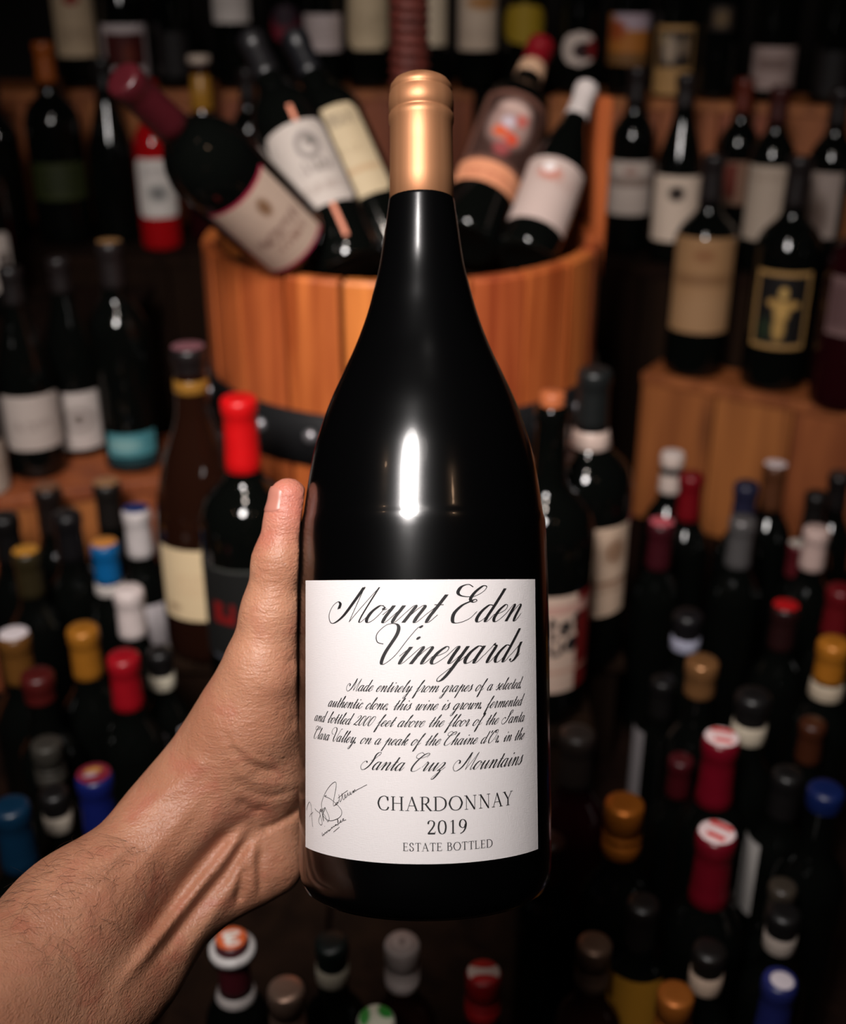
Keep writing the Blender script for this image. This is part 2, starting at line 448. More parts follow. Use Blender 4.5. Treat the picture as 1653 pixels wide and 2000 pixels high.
def arc_label(name, R, a0, a1, z0, z1, shape='rect', na=26, nz=14):
    """curved paper label on a cylinder, centre angle faces local -Y"""
    v = []; f = []; uv = []; ac = (a0 + a1) / 2; ah = (a1 - a0) / 2
    for j in range(nz + 1):
        q = j / nz; wv = 1.0
        if shape == 'ellipse': wv = math.sqrt(max(1e-4, 1 - (2 * q - 1) ** 2))
        elif shape == 'round':
            e = min(q, 1 - q) / .14
            if e < 1: wv = 1 - .14 * (1 - math.sqrt(max(0, 1 - (1 - e) ** 2))) * 1.3
        elif shape == 'oval':
            e = min(q, 1 - q) / .3
            if e < 1: wv = 1 - .42 * (1 - math.sqrt(max(0, 1 - (1 - e) ** 2)))
        for k in range(na + 1):
            a = ac + ah * wv * (2 * k / na - 1)
            v.append((R * math.sin(a), -R * math.cos(a), z0 + (z1 - z0) * q)); uv.append(((a - a0) / (a1 - a0), q))
    m = na + 1
    for j in range(nz):
        for k in range(na): f.append((j * m + k, j * m + k + 1, (j + 1) * m + k + 1, (j + 1) * m + k))
    me = mesh(name, v, f, uvs=uv); return me


CAPN = {'foil': 'capsule', 'screw': 'screw_cap', 'cork': 'cork', 'tbar': 'stopper'}
ALLB = []      # (label, x, y, z, r, h) for spacing check


def bottle(label, base, shape='bordeaux', s=1.0, glass=G_BLACK, cap=('foil', (30, 24, 24)), cap0=None, top=None, band=None, ring=None,
           lab=None, group=None, axis=None, turn=0.0, name='wine_bottle', labs2=None, seal=None):
    """one wine bottle: Empty at its base with glass, capsule, label ... as parts"""
    S = SHAPES[shape]; base = Vector(base)
    if axis is None:
        rz = math.atan2(base.x, base.y - 0.0) * -1.0 + turn
        M = Matrix.Translation(base) @ Matrix.Rotation(rz, 4, 'Z')
        ALLB.append((label, base.x, base.y, base.z, S['r'] * s, S['h'] * s))
    else:
        zv = Vector(axis).normalized(); tocam = (CAM - base); y = -(tocam - zv * tocam.dot(zv)).normalized()
        x = y.cross(zv).normalized(); R = Matrix((x, y, zv)).transposed().to_4x4()
        M = Matrix.Translation(base) @ R @ Matrix.Rotation(turn, 4, 'Z')
    e = empty(name, mat=M); tag(e, label, 'wine bottle', group)
    obj('glass', bottle_mesh(shape, s), glass, e)
    if cap:
        kind, colr = cap[0], cap[1]; metal = cap[2] if len(cap) > 2 else 0.0; rough = cap[3] if len(cap) > 3 else .38
        c0 = cap0 if cap0 is not None else (S['h'] - .052 if kind == 'screw' else S['cap0'] + .012)
        c = obj(CAPN[kind], cap_mesh(kind, shape, s, c0), foil(colr, rough, metal), e)
        if top is not None:
            colr, marks = (top if isinstance(top[0], tuple) else (top, ()))
            rr = (S['neck'] + (.0012 if kind == 'foil' else .0015)) * .92
            t = obj('cap_top', top_disc(rr * s, (S['h'] + .0013) * s), label_mat(colr, marks, .4), c)
    if band: obj('neck_band', cap_mesh('band', shape, s, band[0], band[1]), foil(band[2]), e)
    if ring: obj('collar', cap_mesh('ring', shape, s, ring[0], ring[1]), foil(ring[2]), e)
    if lab:
        a0, a1, z0, z1, mat = lab[:5]; sh = lab[5] if len(lab) > 5 else 'rect'
        obj('label', arc_label('label', (S['r'] + .0004) * s, a0, a1, z0, z1, sh), mat, e)
    for L in (labs2 or ()):
        a0, a1, z0, z1, mat = L[:5]; obj('label', arc_label('label', (S['r'] + .0008) * s, a0, a1, z0, z1), mat, e)
    if seal:  # seal: thin strip put in for a reflection running along the glass
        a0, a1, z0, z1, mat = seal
        obj('reflection_strip', arc_label('reflection_strip', (S['r'] + .0003) * s, a0, a1, z0, z1, 'rect', 4, 10), mat, e)
    return e


_td = {}


def top_disc(r, z):
    k = (round(r, 4), round(z, 4))
    if k not in _td:
        n = 32; v = [(0, 0, z + .0009)]; uv = [(.5, .5)]; f = []
        for q, dz in ((.85, .0007), (1.0, 0.0)):
            for i in range(n):
                a = 2 * math.pi * i / n; v.append((q * r * math.cos(a), q * r * math.sin(a), z + dz)); uv.append((.5 + .5 * q * math.cos(a), .5 + .5 * q * math.sin(a)))
        for i in range(n):
            i2 = (i + 1) % n; f.append((0, 1 + i, 1 + i2)); f.append((1 + i, 1 + n + i, 1 + n + i2, 1 + i2))
        _td[k] = mesh('cap_top', v, f, uvs=uv)
    return _td[k]


def row(label, box, yf, zl, shape='bordeaux', s=1.0, lsh='rect', base=(200, 190, 180), marks=(), **kw):
    """a standing bottle on a shelf: label edges box=(x0,x1,y0,y1) in photo pixels, front of glass at depth yf, shelf height zl"""
    x0, x1, y0, y1 = box; cx = (x0 + x1) / 2; S = SHAPES[shape]; r = S['r'] * s
    pb = at_y(cx, y1, yf); pt = at_y(cx, y0, yf)
    tb = (pb - CAM).dot(FW); chord = (x1 - x0) / FPX * tb * .5; ah = math.asin(min(.985, chord / r))
    dirv = Vector((pb.x, pb.y, 0)).normalized(); c = Vector((pb.x, pb.y, 0)) + dirv * r
    return bottle(label, (c.x, c.y, zl), shape, s, lab=(-ah, ah, pb.z - zl, min(pt.z - zl, S['h'] * s * .68), label_mat(base, marks), lsh), **kw)


def plain(label, px, py, yc, zl, shape='bordeaux', s=1.0, **kw):
    """a bottle whose axis passes photo point (px,py) at depth yc"""
    p = at_y(px, py, yc); return bottle(label, (p.x, p.y, zl), shape, s, **kw)


def capb(label, px, py, shape='bordeaux', s=1.0, zl=None, **kw):
    """a bottle standing on the platform whose cap top shows at photo point (px,py)"""
    zl = ZP if zl is None else zl; S = SHAPES[shape]
    p = at_z(px, py, zl + S['h'] * s); return bottle(label, (p.x, p.y, zl), shape, s, **kw)


INK = (70, 60, 55)
# ---- upper shelf row, left to right
gU = 'bottles on the top shelf'
YL = 2.475


def yr(x):   # front line of the upper right row
    return 2.385 - .342 * (x - .24)


row('top-shelf bottle with a cream label bearing a red seal', (115, 191, -14, 112), YL, Z4, 'burgundy', 1.0, base=(190, 165, 135), marks=(('e', .48, .90, .16, .09, (140, 40, 30), .3), ('t', .5, .35, .35, .12, (120, 100, 80), .3, .5)), cap=('foil', (25, 20, 20)), group=gU)
row('top-shelf bottle with a white-framed dark red picture label', (206, 294, 48, 152), YL, Z4, 'burgundy', 1.08, base=(200, 185, 185), marks=(('r', .5, .52, .36, .32, (66, 14, 12), .06), ('e', .55, .45, .1, .2, (96, 34, 18), .6)), group=gU)
row('top-shelf bottle with a black label beside the dark red picture label', (318, 372, 62, 150), YL, Z4, base=(22, 18, 18), group=gU)
row('top-shelf bottle with a plain white label behind the dark leaning neck', (418, 488, -40, 45), YL, Z4, base=(198, 188, 182), marks=(('t', .5, .5, .35, .2, (130, 120, 115), .3, .4),), group=gU)
row('dark top-shelf bottle with a small crimson label', (532, 588, 8, 86), YL + .06, Z4, base=(110, 24, 40), lsh='ellipse', marks=(('e', .5, .75, .5, .35, (40, 24, 34), .5),), group=gU)
row('top-shelf bottle with a pale mauve label beside the round-cornered cream one', (596, 669, 28, 101), YL, Z4, base=(188, 172, 170), marks=(('t', .5, .5, .38, .25, (150, 135, 130), .3, .5),), group=gU)
row('bottle with a tall round-cornered cream label beside the press screw', (680, 761, -16, 98), YL, Z4, 'burgundy', 1.0, lsh='oval', base=(200, 178, 146), marks=(('t', .5, .45, .3, .2, (150, 130, 105), .3, .5),), group=gU)
row('cream-labelled bottle half hidden behind the press screw', (800, 872, -20, 90), at_y(840, 60, 2.40).y, Z4, base=(200, 182, 158), group=gU)
for nm, bx, kw in (
    ('top-shelf bottle with a cream label bearing an orange seal', (892, 972, -10, 99), dict(base=(202, 180, 160), marks=(('e', .6, .86, .3, .13, (170, 120, 70), .5), ('t', .5, .3, .35, .12, (160, 140, 125), .3, .4)))),
    ('top-shelf bottle with a round yellow label', (984, 1062, 5, 90), dict(lsh='ellipse', base=(150, 122, 24))),
    ('dark top-shelf bottle with a white ring emblem and a red spot', (1098, 1162, 62, 130), dict(lsh='ellipse', base=(208, 190, 180), marks=(('e', .62, .46, .30, .26, (40, 12, 12), .15), ('e', .88, .5, .16, .3, (120, 20, 24), .2)))),
    ('top-shelf bottle with an orange landscape picture label', (1184, 1266, 27, 128), dict(base=(166, 102, 40), marks=(('r', .62, .86, .42, .17, (170, 150, 160), .25), ('e', .25, .68, .2, .2, (150, 70, 30), .5), ('r', .5, .12, .5, .12, (110, 76, 40), .4)))),
    ('top-shelf bottle with a black-and-cream silhouette label', (1274, 1346, 50, 186), dict(base=(172, 132, 82), marks=(('r', .5, .66, .42, .26, (36, 28, 24), .12), ('e', .4, .66, .16, .2, (160, 140, 120), .4), ('e', .72, .70, .1, .14, (130, 110, 90), .5), ('e', .25, .8, .1, .08, (150, 130, 100), .4)))),
    ('dark top-shelf bottle with a faint brown emblem', (1386, 1430, 12, 60), dict(base=(40, 30, 24), marks=(('e', .5, .5, .3, .35, (96, 76, 50), .5),))),
    ('top-shelf bottle with a dull mauve label beside the faint brown emblem', (1464, 1546, 92, 176), dict(base=(160, 138, 132), marks=(('e', .5, .6, .3, .16, (120, 98, 92), .6),))),
    ('black top-shelf bottle standing beyond the dull mauve label', (1590, 1650, 100, 190), dict(base=(20, 16, 16))),
):
    xq = at_y((bx[0] + bx[1]) / 2, bx[3], 2.2).x
    row(nm, bx, yr(xq), Z4, 'bordeaux', 1.02, group=gU, **kw)

# ---- middle shelf row
gM = 'bottles on the middle shelf'
plain('broad dark bottle with an orange capsule and dark green label', 104, 250, 2.25, Z3, 'magnum', .98, cap=('foil', (150, 74, 22)), cap0=.292,
      lab=(-1.1, 1.1, .085, .15, label_mat((44, 50, 16), (('t', .5, .5, .4, .4, (20, 24, 10), .3),))), group=gM)
plain('slender black bottle with sloping shoulders beside the red rose bottle', 218, 300, 2.27, Z3, 'burgundy', 1.08, cap=('foil', (18, 16, 16)), group=gM)
row('rose wine bottle of bright red glass with a white crest label', (277, 349, 311, 426), 2.165, Z3, 'bordeaux', .98, 'round', (208, 200, 194), (('e', .5, .42, .2, .14, (120, 118, 116), .8), ('t', .5, .78, .3, .08, (150, 140, 140), .3, .5)), glass=G_RED, cap=('foil', (150, 20, 20)), group=gM)
plain('bottle with a slim gold neck and white stopper near the rose bottle', 394, 190, 2.27, Z3, 'burgundy', 1.05, glass=G_WINE, cap=('tbar', (196, 176, 160)), band=(.225, .283, (170, 120, 40)), group=gM)
plain('dark bottle standing beyond the broad orange-capsuled bottle', 0, 300, 2.25, Z3, 'bordeaux', 1.0, group=gM)
plain('black bottle standing in shadow between the gold neck and the press', 492, 330, 2.34, Z3, 'bordeaux', 1.0, group=gM)
row('bottle with a two-tone grey label beside the tall press slat', (1186, 1266, 316, 421), 2.135, Z3, 'bordeaux', 1.06, base=(186, 170, 160), marks=(('r', .5, .62, .42, .09, (110, 90, 80), .5, .8), ('e', .5, .82, .14, .08, (150, 120, 110), .7)), group=gM)
row('bottle with a white label bearing one dark dot', (1271, 1356, 345, 473), 2.06, Z3, 'burgundy', 1.04, base=(214, 192, 174), marks=(('e', .5, .74, .15, .115, (30, 18, 12), .55),), group=gM)
row('bottle with a narrow rust-and-cream label behind the tan magnum', (1408, 1452, 316, 400), 2.13, Z3, base=(132, 100, 82), marks=(('r', .3, .55, .3, .4, (96, 36, 24), .3),), cap=('foil', (96, 36, 22)), group=gM)
row('bottle with a tall pale grey label and maroon neck', (1449, 1530, 325, 471), 1.995, Z3, 'bordeaux', 1.0, base=(176, 158, 142), marks=(('t', .5, .85, .4, .06, (130, 110, 95), .3, .5),), cap=('foil', (60, 22, 20)), group=gM)
row('bottle with a dim grey label and dark neck beside the maroon-necked one', (1572, 1634, 338, 466), 1.965, Z3, base=(150, 134, 126), marks=(('e', .3, .3, .3, .35, (90, 74, 66), .8),), group=gM)
row('bottle with an orange-brown label beside the dim grey label', (1642, 1706, 380, 480), 1.86, Z3, base=(120, 70, 34), group=gM)

# ---- low right shelf: magnums
gR = 'magnums on the low shelf'
row('magnum with a tall plain tan label on the low shelf', (1306, 1416, 466, 652), 1.895, Z2R, 'magnum', 1.0, base=(160, 120, 82), marks=(('r', .5, .56, .45, .06, (118, 82, 52), .8, .7), ('e', .5, .82, .14, .07, (138, 94, 60), .9), ('e', .6, .2, .5, .25, (166, 128, 92), .9)), group=gR)
gf = [('r', .5, .5, .44, .445, (16, 12, 12), .03), ('e', .52, .73, .075, .075, (196, 158, 92), .35), ('e', .52, .50, .13, .14, (190, 150, 84), .4), ('e', .36, .60, .10, .05, (180, 140, 78), .5), ('e', .68, .58, .13, .05, (180, 140, 78), .5), ('e', .5, .28, .10, .17, (176, 138, 76), .5), ('e', .25, .25, .12, .14, (30, 44, 26), .8)]
row('magnum with a gold-framed black picture label on the low shelf', (1466, 1564, 532, 682), 1.825, Z2R, 'magnum', 1.02, base=(176, 136, 82), marks=tuple(gf), group=gR)
row('garnet-glass magnum with a dim mauve label beside the gold-framed magnum', (1612, 1712, 545, 660), 1.735, Z2R, 'magnum', 1.0, base=(128, 100, 98), marks=(('r', .3, .5, .3, .4, (96, 70, 70), .5),), glass=G_WINE, group=gR)

# ---- low left shelf
gL = 'bottles on the low shelf beside the plinths'
row('bottle with a plain pale label beside the grey-crest bottle', (18, 126, 775, 880), 1.44, Z2, 'burgundy', .93, 'round', (182, 168, 160), (('t', .5, .45, .3, .1, (140, 126, 118), .4, .6),), cap=('foil', (26, 22, 22)), group=gL)
row('bottle with a round grey crest on its pale label', (116, 208, 768, 878), 1.517, Z2, 'burgundy', .91, 'round', (190, 178, 172), (('o', .5, .52, .30, .24, (136, 124, 118), .8, .7), ('e', .5, .53, .12, .09, (110, 98, 92), .8)), group=gL)
row('black bottle with a teal band label on the low shelf', (216, 306, 848, 893), 1.46, Z2, 'bordeaux', 1.02, base=(70, 130, 138), marks=(('e', .35, .5, .3, .3, (120, 160, 160), .8),), labs2=((-.9, .9, .012, .024, label_mat((16, 52, 58))),), top=(150, 110, 70), group=gL)
row('bottle with a warm cream label beyond the plain pale label bottle', (-102, 42, 872, 972), 1.38, Z2, 'bordeaux', .95, 'round', (176, 160, 146), (('t', .7, .5, .3, .1, (140, 112, 90), .4, .5),), group=gL)
row('bottle with a white label standing on the dark crate', (-44, 30, 458, 572), 1.80, HC - .52, 'bordeaux', 1.0, 'round', (176, 164, 156), (('e', .8, .55, .15, .12, (90, 80, 76), .7),), name='wine_bottle')
# its crate
cr = empty('wooden_crate', (-.70, 1.86, ZP)); tag(cr, 'dark-stained wooden crate standing behind the teal-banded bottle shelf', 'crate')
ch = HC - .52 - ZP
for sx_ in (-1, 1): obj('side_board', box_mesh('side_board', -.009, .009, -.14, .14, 0, ch - .0185, .001), W_DARK, cr, (sx_ * .22, 0, 0))
for k in range(2):
    for sy in (-1, 1): obj('crate_slat', box_mesh('crate_slat', -.2105, .2105, -.007, .007, 0, ch * .5 - .014, .001), W_DARK, cr, (0, sy * .13, k * (ch * .5 - .008)))
obj('lid', box_mesh('lid', -.235, .235, -.145, .145, 0, .0178, .001), W_DARK, cr, (0, 0, ch - .018))

# ---- bottles piled in the press basket
gP = 'bottles piled in the press basket'


def lean(label, b, t, shape, L, **kw):
    p = at(*b); q = at(*t); ax = (q - p); s = L / SHAPES[shape]['h']
    return bottle(label, p, shape, s, axis=ax, **kw)


STRIP = foil((222, 140, 110), .5)  # copper tone painted in as a warm reflection on the bottle glass
lean('leaning bottle with a white crest label in the press basket', (690, 528, 1.345), (477, 46, 1.405), 'bordeaux', .322,
     lab=(-1.02, 1.10, .068, .176, label_mat((180, 168, 160), (('o', .60, .70, .17, .17, (110, 102, 98), .9, .8), ('e', .65, .74, .08, .06, (90, 84, 80), .8, .8), ('t', .62, .45, .22, .07, (96, 88, 82), .4), ('t', .6, .2, .38, .05, (150, 136, 126), .5, .8))), 'round'),
     seal=(.16, .30, .025, .198, STRIP), cap=('foil', (22, 20, 22)), group=gP)  # seal draws the reflection streak as a coloured strip, no paper seal
lean('leaning bottle with a cream label, tucked behind the white crest bottle in the press', (773, 512, 1.422), (562, 44, 1.467), 'bordeaux', .322,
     lab=(-1.05, .95, .075, .196, label_mat((190, 170, 138), (('t', .5, .84, .36, .07, (110, 98, 82), .4, .9), ('t', .55, .5, .3, .05, (160, 140, 110), .4, .6), ('r', .5, .28, .45, .03, (170, 130, 90), .5, .5))), 'round'),
     seal=(-.52, -.38, .12, .212, STRIP), cap=('foil', (20, 20, 24)), group=gP)  # seal is again a reflection streak built as a coloured strip
lean('big leaning magnum with a maroon capsule and pink-edged label in the press', (567, 469, 1.318), (262, 176, 1.10), 'squat', .283,
     lab=(-.98, .80, .012, .128, label_mat((196, 170, 152), (('r', .5, .985, .55, .02, (170, 40, 70), .2), ('r', .5, .01, .55, .018, (170, 40, 80), .2), ('r', .015, .5, .012, .6, (150, 50, 70), .2), ('e', .62, .74, .08, .11, (130, 96, 70), .7), ('t', .55, .42, .36, .07, (120, 86, 76), .3, .9), ('t', .6, .26, .25, .05, (140, 104, 90), .4, .8)))),
     cap=('foil', (70, 20, 26), 0, .3), cap0=.222, group=gP)
lean('leaning bottle with a dark picture label and red capsule in the press', (906, 478, 1.43), (1064, 72, 1.56), 'bordeaux', .338,
     lab=(-1.2, 1.2, .098, .212, label_mat((112, 74, 62), (('r', .5, .5, .40, .44, (62, 40, 34), .1), ('e', .5, .55, .27, .30, (160, 130, 122), .5), ('e', .42, .42, .10, .08, (210, 90, 50), .5), ('e', .58, .36, .08, .08, (206, 70, 40), .5), ('e', .62, .66, .07, .1, (190, 90, 80), .6), ('e', .5, .78, .2, .08, (190, 160, 150), .6), ('e', .47, .56, .08, .08, (196, 180, 190), .6), ('e', .5, .2, .1, .09, (150, 70, 70), .6)))),
     labs2=((-1.2, 1.2, .066, .098, label_mat((224, 150, 112), (('t', .5, .4, .35, .2, (196, 120, 88), .4),))),),
     cap=('foil', (120, 14, 24)), cap0=.262, band=(.243, .262, (200, 160, 130)), group=gP)
lean('leaning black bottle with a white capsule and white picture label in the press', (1025, 508, 1.392), (1140, 191, 1.475), 'burgundy', .268,
     lab=(-1.25, 1.2, .035, .125, label_mat((190, 168, 160), (('e', .44, .74, .16, .1, (190, 110, 90), .8), ('e', .40, .82, .08, .08, (236, 226, 224), .6), ('t', .6, .68, .3, .12, (170, 140, 130), .5, .5)))),
     cap=('foil', (212, 200, 196)), cap0=.240, group=gP)

# ---- magnums standing on the plinth
gT = 'magnums on the plinths'
TRZ = ZP + TZ
plum = at_z(466, 776, TRZ + .36)
bottle('magnum with a bright red capsule and dark label on the plinth', (plum.x, plum.y, TRZ), 'magnum', 1.0, cap=('foil', (214, 14, 18), 0, .4), cap0=.281, group=gT,
       lab=(-1.4, .35, .07, .185, label_mat((22, 22, 21), (('r', .5, .985, .5, .012, (70, 70, 66), .3), ('r', .42, .52, .15, .11, (120, 14, 14), .15), ('r', .46, .58, .05, .09, (22, 20, 20), .1), ('r', .55, .02, .35, .02, (70, 72, 80), .4)))))
pl = at_z(376, 668, TRZ + .38)
bottle('large amber-brown magnum with a cream label on the plinth', (pl.x - .002, pl.y - .018, TRZ), 'big', 1.0, glass=G_AMBER, cap=('foil', (24, 18, 18)), cap0=.352, top=(120, 78, 84), band=(.330, .345, (150, 104, 40)), group=gT,
       lab=(-1.15, .06, .062, .155, label_mat((222, 196, 156), (('e', .25, .16, .14, .05, (170, 140, 110), .8), ('t', .6, .5, .25, .15, (214, 184, 146), .3)))))
p5 = at_z(1163, 722, TRZ + .36)
bottle('dark magnum with a white neck band and cream label on the rear plinth', (p5.x, p5.y, TRZ), 'magnum', 1.0, cap=('foil', (26, 28, 28)), cap0=.295, band=(.272, .292, (214, 188, 176)), group=gT,
       lab=(-.60, 1.25, .075, .190, label_mat((214, 184, 160), (('e', .74, .72, .16, .14, (150, 116, 92), .7), ('r', .6, .38, .5, .025, (150, 112, 88), .7), ('t', .65, .30, .35, .04, (160, 126, 104), .5)))))
p6 = at_z(1079, 790, TRZ + .36)
P6B = bottle('dark magnum with a bare cork and a white-and-red label', (p6.x, p6.y, TRZ), 'magnum', 1.0, cap=('cork', (190, 104, 62)), group=gT,
             lab=(-.95, 1.35, .045, .165, label_mat((220, 190, 172), (('r', .93, .45, .17, .62, (120, 18, 16), .12), ('r', .5, .86, .4, .05, (206, 160, 146), .6), ('r', .55, .22, .4, .015, (200, 150, 130), .8)))))

